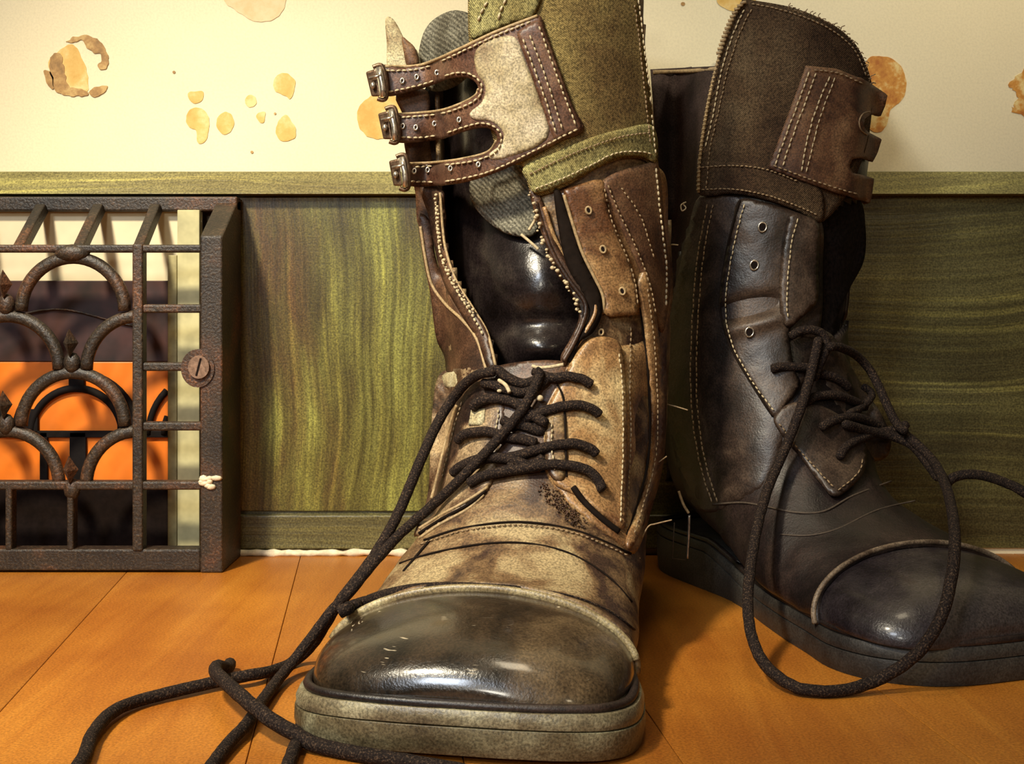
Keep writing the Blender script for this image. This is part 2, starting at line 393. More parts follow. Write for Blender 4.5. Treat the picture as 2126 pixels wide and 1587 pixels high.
blot(circ(790, 240, 48, 48, seed=4), M['st1'], rag=3, seed=14)
blot([(1488, -20), (1490, 5), (1510, 20), (1540, 22), (1570, 0), (1568, -35), (1525, -55), (1492, -45)], M['st1'], seed=15)
blot([(1800, 125), (1840, 118), (1868, 135), (1882, 170), (1875, 205), (1850, 228), (1842, 255), (1828, 274), (1808, 270), (1795, 250), (1790, 190)], M['st2'], seed=16)
blot([(2118, 150), (2140, 140), (2160, 170), (2150, 235), (2115, 240), (2100, 225), (2112, 200), (2096, 178)], M['st2'], rag=9, seed=17)
for x, y, r in ((361, 150, 3), (523, 316, 3), (571, 236, 2.5), (1418, 8, 4)): blot(circ(x, y, r, r), M['st3'], 'speck_mark', .5, 20)

# ------------------------------------------------------------ cast iron grille standing on the floor against the board
def iron():
    m, nt, b = newmat('dusty_cast_iron'); v = mapping(nt)
    n = noise_t(nt, 22, 4, .6, v); n2 = noise_t(nt, 700, 2, .6, v)
    c = ramp(nt, n, [(.35, (.014, .009, .006)), (.5, (.034, .022, .013)), (.66, (.10, .04, .018))])
    s = ramp(nt, n2, [(.35, (.5,)*3), (.55, (1, 1, 1)), (.72, (2.4, 2.3, 2.0))])
    c = mixc(nt, 1.0, c, s, 'MULTIPLY'); nt.links.new(c, b.inputs['Base Color'])
    b.inputs['Roughness'].default_value = .5; bump(nt, b, n2, .6, .0007); return m
M['iron'] = iron()
GY = .686
GR = thing('iron_grille', 'dusty dark cast iron grille of overlapping arches standing against the green board', 'grille', (X(300, GY), GY, 0))
def gx(p): return (p-CX)*GY/F
def gz(p): return H-(p-HY)*GY/F
def bar(name, x0, x1, y0, y1, dy=.008, fy=.0, w=.0012):
    o = G().box(gx(x0), gx(x1), GY+fy, GY+fy+dy, gz(y1), gz(y0)).make(name, M['iron'], GR, smooth=False); bevel(o, w, 3); return o
# side frame (deep), bottom frame
zt = gz(505)
g = G()
def prof(x0, x1, name):
    """side cheek: upright to z=zt then leaning back to the board"""
    zz = Z(415, .728)
    pr = [(GY, 0), (GY, zt+.004), (.726, zz), (WALL-.007, zz), (WALL-.007, 0)]
    v = [(x0, y, z) for y, z in pr]+[(x1, y, z) for y, z in pr]
    n = len(pr); f = [tuple(range(n)), tuple(range(2*n-1, n-1, -1))]+[(i, i+n, (i+1) % n+n, (i+1) % n) for i in range(n)]
    o = obj(name, v, f, M['iron'], GR, smooth=False); bevel(o, .0012, 3); return o
prof(gx(415), gx(462), 'side_frame')
bar('bottom_frame', -260, 416, 1141, 1186, .012)
g = G().box(gx(-260), gx(462), .722, WALL-.007, Z(440, .728), Z(410, .728)); o = g.make('top_frame', M['iron'], GR, smooth=False); bevel(o, .0012, 3)
for xb in (-205, -90, 35, 160, 285):
    x0, x1 = gx(xb-11), gx(xb+11); z0, z1 = gz(512), Z(425, .728)
    o = G().hexa([(x0, GY, z0), (x1, GY, z0), (x1, GY+.008, z0-.003), (x0, GY+.008, z0-.003)], [(x0, .720, z1), (x1, .720, z1), (x1, .728, z1-.003), (x0, .728, z1-.003)]).make('top_bar', M['iron'], GR, smooth=False); bevel(o, .001, 3)
bar('cross_bar', -260, 418, 508, 524)
bar('cross_bar', -260, 418, 1000, 1018)
for y in (641, 762, 886): bar('cross_bar', 284, 418 if y != 762 else 400, y-9, y+9, .007, .0005)
bar('upright_bar', 275, 297, 506, 1145, .009, -.001)
for x in (-115, 17, 145): bar('upright_bar', x-7, x+7, 1010, 1145)
def arch(cx, cy, r=108, clipr=None):
    pts = []
    for i in range(25):
        a = math.pi*i/24; x = cx-r*math.cos(a); y = cy-r*math.sin(a)*1.03
        if clipr and x > clipr: break
        pts.append((gx(x), GY+.0035, gz(y)))
    g = G(); g.tube(pts, .0037, 10, flat=.8); return g.make('arch_bar', M['iron'], GR)
arch(147, 646); arch(147, 886)
arch(10, 768); arch(283, 768, clipr=284); arch(10, 1008); arch(283, 1008, clipr=284)
arch(-126, 646); arch(-126, 886)
for cx, cy in ((147, 712), (147, 975), (10, 590), (10, 840)):
    v = [(gx(cx), GY-.003, gz(cy-30)), (gx(cx-16), GY, gz(cy)), (gx(cx), GY-.006, gz(cy+2)), (gx(cx+16), GY, gz(cy)), (gx(cx), GY-.002, gz(cy+30)), (gx(cx), GY+.005, gz(cy))]
    obj('finial', v, [(0, 1, 2), (0, 2, 3), (1, 4, 2), (2, 4, 3), (0, 5, 1), (0, 3, 5), (1, 5, 4), (3, 4, 5)], M['iron'], GR, smooth=False)
    G().blob((gx(cx), GY+.002, gz(cy+42)), .0050, .0035, .0062, 10, 6).make('boss', M['iron'], GR)
for cx in (147, ):
    G().blob((gx(cx), GY+.002, gz(525)), .0105, .004, .0050, 12, 6).make('boss', M['iron'], GR)
# screw lug
g = G(); ring = [(gx(411+31*math.cos(a)), 0, gz(765+36*math.sin(a))) for a in [i*2*math.pi/24 for i in range(24)]]
v = [(x, GY-.001, z) for x, _, z in ring]+[(x, GY+.007, z) for x, _, z in ring]
o = obj('screw_lug', v, [tuple(range(24)), tuple(range(47, 23, -1))]+[(i, (i+1) % 24, 24+(i+1) % 24, 24+i) for i in range(24)], M['iron'], GR, smooth=False); bevel(o, .001, 3)
M['screw'] = plain('dull_screw_steel', (.30, .19, .13), .4, .6, .4, 500)
sc = G(); cxs, czs = gx(415), gz(762)
sr = [(cxs+.0052*math.cos(a), czs+.0058*math.sin(a)) for a in [i*2*math.pi/20 for i in range(20)]]
v = [(x, GY-.0030, z) for x, z in sr]+[(x, GY+.002, z) for x, z in sr]
o = obj('screw', v, [tuple(range(20)), tuple(range(39, 19, -1))]+[(i, (i+1) % 20, 20+(i+1) % 20, 20+i) for i in range(20)], M['screw'], GR, smooth=False, label='dull steel slotted screw'); bevel(o, .0008, 2)
sl = Vector((.25, 0, .97)).normalized(); nx = Vector((.97, 0, -.25))
c0 = Vector((cxs, GY-.0031, czs)); q = [c0-sl*.0052-nx*.0006, c0+sl*.0052-nx*.0006, c0+sl*.0052+nx*.0006, c0-sl*.0052+nx*.0006]
G().hexa(q, [p+Vector((0, .001, 0)) for p in q]).make('screw_slot', M['lining'], o, smooth=False)
g = G()
for i in range(9):
    g.blob((gx(432+random.uniform(-14, 18)), GY-.0005, gz(1000+random.uniform(-8, 12))), random.uniform(.002, .004), .0012, random.uniform(.0012, .0025), 7, 4)
g.make('plaster_crumb', M['plaster'], GR, label='chip of white plaster stuck on the frame')

# things behind the grille
M['cream'] = plain('cream_card', (.74, .64, .42), .7, var=.12, scale=30, bmp=.3)
M['orange'] = plain('orange_glazed_panel', (.80, .20, .018), .4, var=.22, scale=35, bmp=.1)
M['blackbar'] = plain('matt_black_bar', (.006, .004, .004), .8, spec=.2)
M['redbrown'] = plain('dim_red_brown_board', (.035, .010, .008), .6, var=.8, scale=40)
M['post'] = plain('pale_green_cream_post', (.50, .46, .24), .6, var=.25, scale=60)
BK = thing('heater_panel', 'orange panel with black arched tracery standing behind the iron grille', 'panel', (X(150, .72), .722, 0))
def bx(p, Y=.722): return (p-CX)*Y/F
def bz(p, Y=.722): return H-(p-HY)*Y/F
def slab(name, x0, x1, y0, y1, Y, mat, par, t=.002, **k):
    o = G().box(bx(x0, Y), bx(x1, Y), Y, Y+t, bz(y1, Y), bz(y0, Y)).make(name, mat, par, smooth=False, **k); bevel(o, .0004, 2); return o
slab('orange_sheet', -300, 352, 752, 1012, .724, M['orange'], BK)
slab('upper_board', -300, 364, 583, 751, .724, M['redbrown'], BK, label='dim reddish brown board')
slab('lower_board', -300, 352, 1013, 1200, .724, M['lining'], BK, label='black board at the foot')
def bb(x0, x1, y0, y1): return slab('tracery_bar', x0, x1, y0, y1, .7215, M['blackbar'], BK, .0022)
for c in (-120, 158, 436):
    for r, w in ((128, 7), (95, 8)):
        pts = [(bx(c-r*math.cos(a), .722), .7225, bz(902-r*math.sin(a), .722)) for a in [math.pi*i/24 for i in range(25)] if c-r*math.cos(a) < 350]
        if len(pts) > 2: G().tube(pts, w*.722/F, 8).make('tracery_arch', M['blackbar'], BK)
    if c < 400:
        bb(c-16, c+16, 775, 815); bb(c-14, c+20, 898, 1010); bb(c-76, c-60, 898, 1010) if c == 158 else None
        bb(c-118, c-80, 850, 905); bb(c+85, c+118, 850, 905)
bb(-300, 350, 895, 909)
G().tube([(bx(20+i*30), .7225, bz(660-18*math.sin(i*.5))) for i in range(10)], .0006, 6).make('cable', M['iron'], BK)
CD = thing('cream_card', 'cream card sheet leaning behind the top of the iron grille', 'card', (X(150, .73), .7285, 0))
slab('sheet', -300, 420, 428, 1150, .7290, M['cream'], CD, .0012)
PO = thing('wooden_post', 'narrow pale post with a green painted edge behind the right of the iron grille', 'post', (X(385, .72), .716, 0))
slab('face', 368, 414, 436, 1150, .7185, M['post'], PO, .004)
slab('green_edge', 348, 367, 530, 1150, .7195, plain('dirty_green_edge', (.30, .26, .12), .6, var=.4, scale=80), PO, .004)
# ------------------------------------------------------------ boot builder
# section table: (top s, top z, bottom s, bottom z, half width, sideways shift); s runs heel -> toe
TAB = [(.2700, .0190, .2700, .0165, .012, -.0045), (.2695, .0240, .2695, .0143, .029, -.0045), (.2650, .0303, .265, .0138, .0430, -.0045),
       (.2550, .0360, .255, .0138, .0530, -.0050), (.2400, .0398, .241, .0138, .0580, -.0058), (.2220, .0425, .228, .0138, .0592, -.0062),
       (.1990, .0445, .208, .0138, .0572, -.0058), (.178, .0520, .182, .0138, .0565, -.0062), (.160, .0640, .152, .0155, .0540, -.0052),
       (.145, .0800, .118, .0210, .0500, -.001), (.133, .1000, .080, .0260, .0500, -.002), (.124, .1220, .042, .0290, .0510, 0),
       (.118, .1460, .014, .0400, .0530, .001), (.115, .1720, .003, .0680, .0555, .000), (.115, .2000, -.002, .1100, .0575, -.001),
       (.117, .2320, -.004, .1680, .0590, -.002), (.120, .2700, -.007, .2380, .0590, -.003), (.123, .3200, -.012, .3250, .0580, -.003)]
def upn(v, i):       # part of the table index interpolation
    return v
class Boot:
    def __init__(s, heel, ang, tab, name):
        s.h = Vector(heel); s.F = Vector((math.cos(ang), math.sin(ang), 0)); s.L = Vector((-s.F.y, s.F.x, 0))
        if s.L.x < 0: s.L = -s.L
        s.tab = tab; s.name = name
        s.dense = crv(tab, 10)      # index*10
        s.v, s.f = s.loft(s.dense, 96)
        s.bvh = BVHTree.FromPolygons(s.v, s.f); s.layers = [s.bvh]
        s.cam = Vector((0, 0, H))
    def W(s, a, t, z): return s.h+s.F*a+s.L*t+Vector((0, 0, z))
    def ring(s, r, n, out=0.0):
        ts, tz, bs, bz_, w, c = r[:6]
        T = Vector((ts, tz)); B = Vector((bs, bz_)); ln = (T-B).length; k = min(1, max(0, (ln-.03)/.09))
        mfrac = .14+.36*k; Mi = B+(T-B)*mfrac; pts = []
        d = (T-B).normalized() if ln > 1e-6 else Vector((0, 1))
        for i in range(n):
            th = 2*math.pi*i/n; co, si = math.cos(th), math.sin(th)
            e = 2/(2.0+.15*k if co > 0 else 4.0-1.7*k)
            a = math.copysign(abs(co)**e, co); b = math.copysign(abs(si)**e, si)
            r_ = ((T-Mi).length if co > 0 else (Mi-B).length)+out
            p = Mi+d*a*r_
            pts.append(s.W(p.x, c+b*(w+out), p.y))
        return pts
    def loft(s, rows, n, out=0.0, capstart=True):
        v = []; f = []
        for i, r in enumerate(rows):
            o = out(i/(len(rows)-1)) if callable(out) else out
            v += s.ring(r, n, o)
        for i in range(len(rows)-1):
            for k in range(n): f.append((i*n+k, i*n+(k+1) % n, (i+1)*n+(k+1) % n, (i+1)*n+k))
        if capstart: f.append(tuple(range(n-1, -1, -1)))
        return v, f
    def cast(s, px, py, layers=None):
        d = Vector(((px-CX)/F, 1, -(py-HY)/F)); dn = d.normalized(); best = None
        for b in (layers or s.layers):
            q = b.ray_cast(s.cam, dn)
            if q[0] is not None and (best is None or q[0].y < best[0].y): best = q
        if best is not None:
            n = best[1]
            if n.dot(dn) > 0: n = -n
            return best[0].y, n, True
        bd = 1e9; by = .6
        for i in range(40):
            Y = .36+i*.01; p = s.cam+d*Y
            q = (layers or s.layers)[0].find_nearest(p)
            if q[0] is not None and q[3] < bd: bd = q[3]; by = Y
        return by, Vector((0, -1, 0)), False
    def at(s, px, py, off=0.0, layers=None):
        """point seen at the pixel, lifted off the boot surface"""
        Y, n, hit = s.cast(px, py, layers)
        dn = Vector(((px-CX)/F, 1, -(py-HY)/F)).normalized()
        if hit: Y -= off/max(.45, -n.dot(dn))
        else: Y -= off
        return P(px, py, Y)
    def panel(s, name, outline, off, th, mat, root, holes=(), grid=9.0, base=True, roll=.0010, sm=4, fn=None, n=7, close=True, label=None, kind=None, wr=.0004, layer=True, sharp=False, layers=None):
        c = outline if sharp else crv(outline, n, True)
        c = [(p[0], p[1]) for p in c]; c = resample(c+[c[0]], grid*.8)[:-1] if not sharp else resample(list(c)+[c[0]], grid*.8)[:-1]
        pts = [Vector(q) for q in c]; edges_ = [(i, (i+1) % len(c)) for i in range(len(c))]; hl = []
        for h in holes:
            hc = resample(crv(h, 6, True)+[h[0]], min(grid*.6, 5))[:-1]; hl.append(hc); b = len(pts)
            pts += [Vector(q) for q in hc]; edges_ += [(b+i, b+(i+1) % len(hc)) for i in range(len(hc))]
        nb = len(pts)
        x0 = min(p[0] for p in c); x1 = max(p[0] for p in c); y0 = min(p[1] for p in c); y1 = max(p[1] for p in c)
        y = y0; row = 0
        while y < y1:
            x = x0+(grid/2 if row % 2 else 0)
            while x < x1:
                if inpoly(x, y, c) and not any(inpoly(x, y, h) for h in hl):
                    if min((q[0]-x)**2+(q[1]-y)**2 for q in pts[:nb]) > (grid*.45)**2: pts.append(Vector((x, y)))
                x += grid
            y += grid*.87; row += 1
        r = delaunay_2d_cdt(pts, edges_, [], 0, 1e-4)
        V, Fa = r[0], []
        for t in r[2]:
            cx = sum(V[i].x for i in t)/3; cy = sum(V[i].y for i in t)/3
            if inpoly(cx, cy, c) and not any(inpoly(cx, cy, h) for h in hl): Fa.append(tuple(t))
        nv = len(V); Ys = []
        lay = layers or ([s.bvh] if base else s.layers)
        for q in V: 
            Yq, nn, hit = s.cast(q.x, q.y, lay)
            dn = Vector(((q.x-CX)/F, 1, -(q.y-HY)/F)).normalized()
            o = fn(q.x, q.y) if fn else off
            Ys.append(Yq-(o/max(.5, -nn.dot(dn)) if hit else o))
        nb_ = [set() for _ in range(nv)]; ec = {}
        for t in Fa:
            for a, b in ((t[0], t[1]), (t[1], t[2]), (t[2], t[0])):
                nb_[a].add(b); nb_[b].add(a); k = (min(a, b), max(a, b)); ec[k] = ec.get(k, 0)+1
        for _ in range(sm): Ys = [(.5*Ys[i]+.5*sum(Ys[j] for j in nb_[i])/len(nb_[i])) if nb_[i] else Ys[i] for i in range(nv)]
        bd = set(i for k, q in ec.items() if q == 1 for i in k)
        front = []
        for i in range(nv):
            Yq = Ys[i]+(roll if i in bd else 0)
            if wr: Yq -= wr*noise.noise(Vector((V[i].x*.02, V[i].y*.02, 3)))+wr*.6*noise.noise(Vector((V[i].x*.06, V[i].y*.06, 8)))
            front.append(P(V[i].x, V[i].y, Yq))
        # orientation towards the camera
        sy = sum(((front[t[1]]-front[t[0]]).cross(front[t[2]]-front[t[0]])).dot(front[t[0]]-s.cam) for t in Fa)
        if sy > 0: Fa = [(a, c_, b) for a, b, c_ in Fa]
        o = obj(name, front, Fa, mat, root, label=label, kind=kind); solid(o, th)
        bv = BVHTree.FromPolygons(front, Fa)
        if layer: s.layers.append(bv)
        o_ = o; s.last = bv
        return o_
    def line(s, pts, off, n=6, layers=None, step=None):
        c = crv(pts, n)
        if step: c = resample(c, step)
        return [s.at(p[0], p[1], off, layers) for p in c]
    def cord(s, name, pts, r, mat, root, off=None, n=6, seg=8, layers=None, smooth=2, **k):
        q = s.line(pts, r*.6 if off is None else off, n, layers)
        for _ in range(smooth):
            Y = [p.y for p in q]; Y2 = Y[:]
            for i in range(1, len(q)-1): Y2[i] = (Y[i-1]+2*Y[i]+Y[i+1])/4
            q = [P(*PX(p), y) for p, y in zip(q, Y2)]
        return G().tube(q, r, seg).make(name, mat, root, **k)
    def stitch(s, pts, root, mat=None, pitch=11, r=.00045, off=.0006, fill=.66, jit=.8, g=None, closed=False):
        c = resample(crv(pts, 8, closed), pitch/4); own = g is None; g = g or G()
        i = 0
        while i+3 < len(c):
            a, b = c[i], c[i+int(round(3*fill+.8))] if i+3 < len(c) else c[-1]
            j = (random.uniform(-jit, jit), random.uniform(-jit, jit))
            A = s.at(a[0]+j[0], a[1]+j[1], off); B = s.at(b[0]+j[0], b[1]-j[1], off)
            if abs(A.y-B.y) < .006:
                m_ = (A+B)/2+Vector((0, -.0003, 0)); g.tube([A, m_, B], lambda t: r*(1 if abs(t-.5) < .3 else .6), 5)
            i += 4
        if own: return g.make('stitching', mat or M['thread'], root, kind='stuff')
    def eyelet(s, px, py, rp, root, mat=None, tilt=0, squash=.8, depth=.0008):
        q = []
        for i in range(14):
            a = 2*math.pi*i/14; x = rp*math.cos(a)*squash; y = rp*math.sin(a)
            ct, st = math.cos(tilt), math.sin(tilt); q.append((px+x*ct-y*st, py+x*st+y*ct))
        Yc = s.at(px, py, depth).y
        p3 = [P(a, b, Yc) for a, b in q]
        o = G().tube(p3, .00055, 6, closed=True).make('eyelet', mat or M['metal'], root)
        d = [P(px+(a-px)*.85, py+(b-py)*.85, Yc-.0001) for a, b in q]
        obj('eyelet_hole', d, [tuple(range(14))], M['lining'], o, smooth=False)
        return o

def lerp_rows(rows, a, b): return rows[int(a*10):int(b*10)+1]
# ---- boot shells
TA = TAB
A = Boot((.034, .668, 0), math.radians(-100.6), TA, 'A')
TB = [(r[0]*(.915 if i < 10 else .96), r[1], r[2]*(.915 if i < 10 else 1), r[3], r[4]*(.95 if i < 8 else .86), (-r[5] if i < 8 else .0)+(0, .002, .006, .010, .012, .012)[max(0, i-12)]) for i, r in enumerate(TAB)]
B = Boot((.114, .720, 0), math.radians(-71), TB, 'B')
RA = thing('worn_leather_boot', 'brown worn leather boot facing forward with three buckled straps and a shiny toe', 'boot', (.01, .54, 0), 'pair of worn lace-up boots')
RB = thing('worn_leather_boot', 'leather boot turned to the right, colours darkened for shadow, partly cut off by the frame', 'boot', (.165, .60, 0), 'pair of worn lace-up boots')

def shell(bt, root, mat, keep=None, opening=None, i0=5.6, name='upper'):
    rows = bt.dense[int(i0*10):]; n = 96
    m = len(rows)
    def out(t):
        i = t*(m-1); return .0022*math.exp(-i/1.6)+.0
    v, f = bt.loft(rows, n, out, False); ff = []
    for q in f:
        c = sum((v[i] for i in q), Vector())/4; px, py = PX(c)
        nrm = (v[q[1]]-v[q[0]]).cross(v[q[2]]-v[q[0]]); toward = nrm.dot(c-bt.cam)
        if keep and py < (760 if bt is B else 470) and not inpoly(px, py, keep): continue
        if opening and inpoly(px, py, opening):
            mid = bt.h+bt.F*.06
            if (c-mid).dot(Vector((0, -1, 0))) > 0: continue
        ff.append(q)
    v = [p+Vector((noise.noise(p*90), noise.noise(p*90+Vector((5, 0, 0))), noise.noise(p*90+Vector((0, 9, 0)))))*.0007 for p in v]
    o = obj(name, v, ff, mat, root); solid(o, .0022, 1.0 if False else -1.0)
    # make sure the thickness grows inwards
    c = v[ff[len(ff)//2][0]]
    return o
def toecap(bt, root, mat):
    rows = bt.dense[0:int(5.9*10)]
    v, f = bt.loft(rows, 96, -.0002); o = obj('toe_cap', v, f, mat, root); return o
def sole(bt, root, mats):
    """welt, outsole and heel, from the plan outline of the upper"""
    def outl(ex, s0=-.006):
        L, R = [], []
        prof = [(s0, .012, .002), (s0+.006, .026, .002), (.012, .033, .002), (.03, .036, .002), (.06, .035, .001), (.09, .034, 0), (.12, .038, -.002), (.15, .047, -.005), (.18, .0545, -.0075), (.205, .0595, -.0095), (.228, .0602, -.0095), (.246, .0596, -.009), (.2575, .0560, -.0087), (.2660, .0475, -.0085), (.2705, .0330, -.0085), (.2722, .0150, -.0085)]
        sgn = -1 if bt is B else 1
        prof = prof[:-6]+([(.228, .0590, -.0060), (.246, .0540, -.0055), (.258, .0445, -.005), (.2660, .0330, -.005), (.2700, .0200, -.005), (.2712, .0080, -.005)] if bt is B else
                          [(.228, .0608, -.0058), (.246, .0606, -.0050), (.2575, .0570, -.0045), (.2660, .0485, -.0042), (.2705, .0330, -.0040), (.2722, .0150, -.0040)])
        prof = crv(prof, 4)
        for s_, w, c in prof:
            w -= .0012; L.append((s_, c*sgn-(w+ex))); R.append((s_, c*sgn+(w+ex)))
        if bt is B: L = [(a*.915 if a > .1 else a, t*.96) for a, t in L]; R = [(a*.915 if a > .1 else a, t*.96) for a, t in R]
        e = ex
        Lx = [(s_+(e if s_ > .2 else (-e if s_ < 0 else 0))*min(1, abs(s_-.2)/.07 if s_ > .2 else 1), t) for s_, t in L]
        Rx = [(s_+(e if s_ > .2 else (-e if s_ < 0 else 0))*min(1, abs(s_-.2)/.07 if s_ > .2 else 1), t) for s_, t in R]
        return Lx, Rx
    def zb(s_): # underside profile: toe spring, waist
        toe = max(0, s_-.235); a = .0035*(toe/.035)**2*.6
        arch = .010*math.exp(-((s_-.095)/.022)**2)
        return a, arch
    def slab_(name, ex0, ex1, z0f, z1f, mat, lab=None, smin=-1):
        L0, R0 = outl(ex0); L1, R1 = outl(ex1); lm = (ex0+ex1)/2+.0006; Lm, Rm = outl(lm)
        lo = R0+L0[::-1]; mi = Rm+Lm[::-1]; hi = R1+L1[::-1]; n = len(lo); v = []
        for lp, fz in ((lo, z0f), (mi, lambda q: (z0f(q)+z1f(q))/2), (hi, z1f)): v += [bt.W(a, t, fz(a)) for a, t in lp]
        f = []
        for k in (0, n):
            for i in range(n): f.append((k+i, k+(i+1) % n, k+n+(i+1) % n, k+n+i))
        h = n//2
        for i in range(h-1):
            f.append((i, n-1-i, n-2-i, i+1)); f.append((2*n+i, 2*n+i+1, 2*n+n-2-i, 2*n+n-1-i))
        if bt is B: pass
        o = obj(name, v, f, mat, root, label=lab)
        m = o.modifiers.new('Bevel', 'BEVEL'); m.width = .0012; m.segments = 3; m.limit_method = 'ANGLE'; m.angle_limit = math.radians(40)
        return o
    flat = 0 if bt is B else 1  # boot B's arch is filled so the shadow beneath stays solid
    heelup = lambda s_: .018 if s_ < .07 else .018*max(0, 1-(s_-.07)/.045)**1.5 if s_ < .115 else 0
    slab_('outsole', .0022, .0030, lambda s_: zb(s_)[0]+flat*(zb(s_)[1]*.6+heelup(s_)*.75), lambda s_: .0095+zb(s_)[0]+heelup(s_)*.6, mats[0])
    slab_('welt', .0026, .0016, lambda s_: .0099+zb(s_)[0]+heelup(s_)*.6, lambda s_: .0152+zb(s_)[0]+heelup(s_)*.55, mats[1])
    Lr, Rr = outl(-.0008); loop = Rr+Lr[::-1]
    G().tube([bt.W(a, t, .0163+zb(a)[0]+heelup(a)*.55) for a, t in loop], .0017, 8, closed=True).make('rand', mats[2], root)
    pts = []
    for i in range(25):
        a = math.pi*i/24; pts.append((.030-.037*math.sin(a), .0355*math.cos(a)+.002))
    pts = [(.068, .0375)]+pts+[(.068, -.0335)]
    v = [bt.W(a, t, 0) for a, t in pts]+[bt.W(a, t, .0148) for a, t in pts]; n = len(pts)
    o = obj('heel', v, [tuple(range(n)), tuple(range(2*n-1, n-1, -1))]+[(i, (i+1) % n, n+(i+1) % n, n+i) for i in range(n)], mats[0], root, smooth=False)
M['sole'] = leather('grey_green_rubber_sole', (.045, .030, .014), (.12, .095, .05), (.30, .28, .17), .40, 22, .4, spec=.45, stops=(.34, .52, .70))
M['welt'] = leather('worn_welt', (.07, .05, .03), (.17, .14, .08), (.36, .33, .21), .35, 30, spec=.5)
M['bsole'] = leather('shade_darkened_sole', (.012, .010, .009), (.030, .027, .023), (.055, .05, .04), .55, 22)  # boot B's sole colour darkened to carry the shadow around its heel
KA = [(825, 190), (870, 135), (972, 118), (985, 60), (990, -300), (1318, -300), (1342, 200), (1362, 345), (1370, 400), (1376, 480), (855, 480), (840, 300)]
OA = [(893, -60), (1088, -60), (1110, 400), (1150, 500), (1205, 600), (1215, 660), (1185, 720), (1165, 775), (1030, 775), (1015, 715), (965, 630), (925, 540), (900, 420)]
shell(A, RA, M['vamp'], KA, OA)
toecap(A, RA, M['cap']); sole(A, RA, (M['sole'], M['welt'], M['bdark']))
KB = [(1452, 330), (1470, 230), (1490, 160), (1520, 70), (1560, 14), (1640, 30), (1730, 68), (1784, 120), (1805, 190), (1805, 480), (1860, 800), (1372, 800), (1388, 700), (1404, 560), (1425, 480), (1452, 420)]
OB = [(1705, 440), (1830, 400), (1830, 600), (1740, 700), (1700, 700)]
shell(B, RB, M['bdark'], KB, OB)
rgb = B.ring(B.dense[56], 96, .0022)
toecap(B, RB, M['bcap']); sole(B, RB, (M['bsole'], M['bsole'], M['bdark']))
M['rimleather'] = leather('pale_rim_leather', (.12, .08, .035), (.26, .20, .10), (.42, .36, .2), .35, 40)  # paler leather tone for the rim of the toe cap
M['edge'] = plain('raw_leather_edge', (.34, .24, .12), .6, var=.4, scale=700)
M['creasedark'] = plain('dark_crease', (.010, .006, .004), .8, spec=.1)

# ================================================= boot A
rg = A.ring(A.dense[54], 96, .0006); G().tube([rg[k % 96] for k in range(-21, 23)], .0019, 8, flat=.6).make('cap_rim', M['rimleather'], RA, label='pale rim of the toe cap')
def bulge(px, py, cx, cy, sx, sy): return math.exp(-((px-cx)/sx)**2-((py-cy)/sy)**2)
R_ = RA
# padded collar seen over the top strap, tongue and lower tongue
A.panel('padded_collar', [(868, 150), (874, 85), (892, 48), (925, 26), (955, 22), (985, 40), (1000, 110), (960, 170), (900, 190)], -.004, .004, M['knit'], R_, fn=lambda x, y: -.006+.006*bulge(x, y, 935, 90, 60, 70), label='ribbed grey knit padding')
A.panel('tongue', [(885, 180), (1000, 150), (1100, 300), (1118, 380), (1128, 470), (1180, 550), (1215, 610), (1225, 670), (1200, 720), (1185, 775), (1020, 780), (1000, 700), (950, 610), (905, 520), (885, 400), (880, 280)], -.012, .003, M['black'], R_, grid=11,
        fn=lambda x, y: -.020+.016*bulge(x, y, 1115, 590, 120, 110)+.010*bulge(x, y, 1120, 725, 90, 38)-.004*bulge(x, y, 1090, 672, 150, 16), sm=3, label='glossy black leather tongue')
A.panel('tongue_lining', [(1000, 350), (1095, 340), (1112, 400), (1118, 470), (1098, 492), (1040, 480), (985, 430), (975, 380)], 0, .001, M['knit'], R_, fn=lambda x, y: -.0135+.016*bulge(x, y, 1115, 590, 120, 110), label='ribbed dark knit lining')
A.panel('tongue_base', [(1010, 768), (1175, 752), (1160, 830), (1150, 930), (1138, 968), (1100, 985), (1040, 975), (1015, 940), (1020, 850)], .0014, .002, M['upper'], R_, grid=10)
# left side of the opening
A.panel('gusset', [(822, 195), (888, 190), (892, 300), (912, 400), (918, 470), (870, 470), (862, 400), (845, 330), (838, 290), (836, 240)], 0, .002, M['flap'], R_, fn=lambda x, y: -.002)
A.panel('left_quarter', [(868, 455), (880, 445), (898, 470), (902, 520), (918, 575), (955, 640), (990, 690), (1010, 730), (1022, 775), (1000, 800), (935, 790), (922, 740), (905, 700), (893, 610), (880, 545)], .002, .002, M['upper'], R_)
A.panel('zip_tape', [(872, 388), (914, 392), (918, 440), (924, 520), (945, 585), (985, 645), (1013, 695), (1030, 765), (1012, 765), (990, 705), (955, 650), (920, 585), (903, 520), (890, 450)], .0035, .0015, M['upper'], R_)
A.cord('edge_cord', [(873, 470), (882, 530), (896, 590), (925, 632), (960, 665), (990, 705), (1010, 770)], .0008, M['edge'], R_, label='pale raw leather edge')
A.cord('edge_cord', [(914, 400), (919, 470), (926, 520), (947, 583), (985, 645), (1012, 692), (1029, 760)], .0007, M['edge'], R_, label='pale raw leather edge')
A.stitch([(905, 420), (908, 480), (918, 540), (940, 590), (975, 645), (1003, 695)], R_, pitch=10, r=.0007)
A.panel('left_eyestay', [(912, 778), (960, 765), (1028, 765), (1046, 800), (1052, 850), (1046, 905), (1034, 955), (1018, 1010), (985, 1045), (920, 1085), (860, 1115), (880, 1060), (890, 1010), (893, 940), (898, 850)], .002, .002, M['scuff'], R_)
A.cord('edge_cord', [(948, 842), (935, 880), (922, 930), (908, 990), (896, 1035)], .0008, M['edge'], R_)
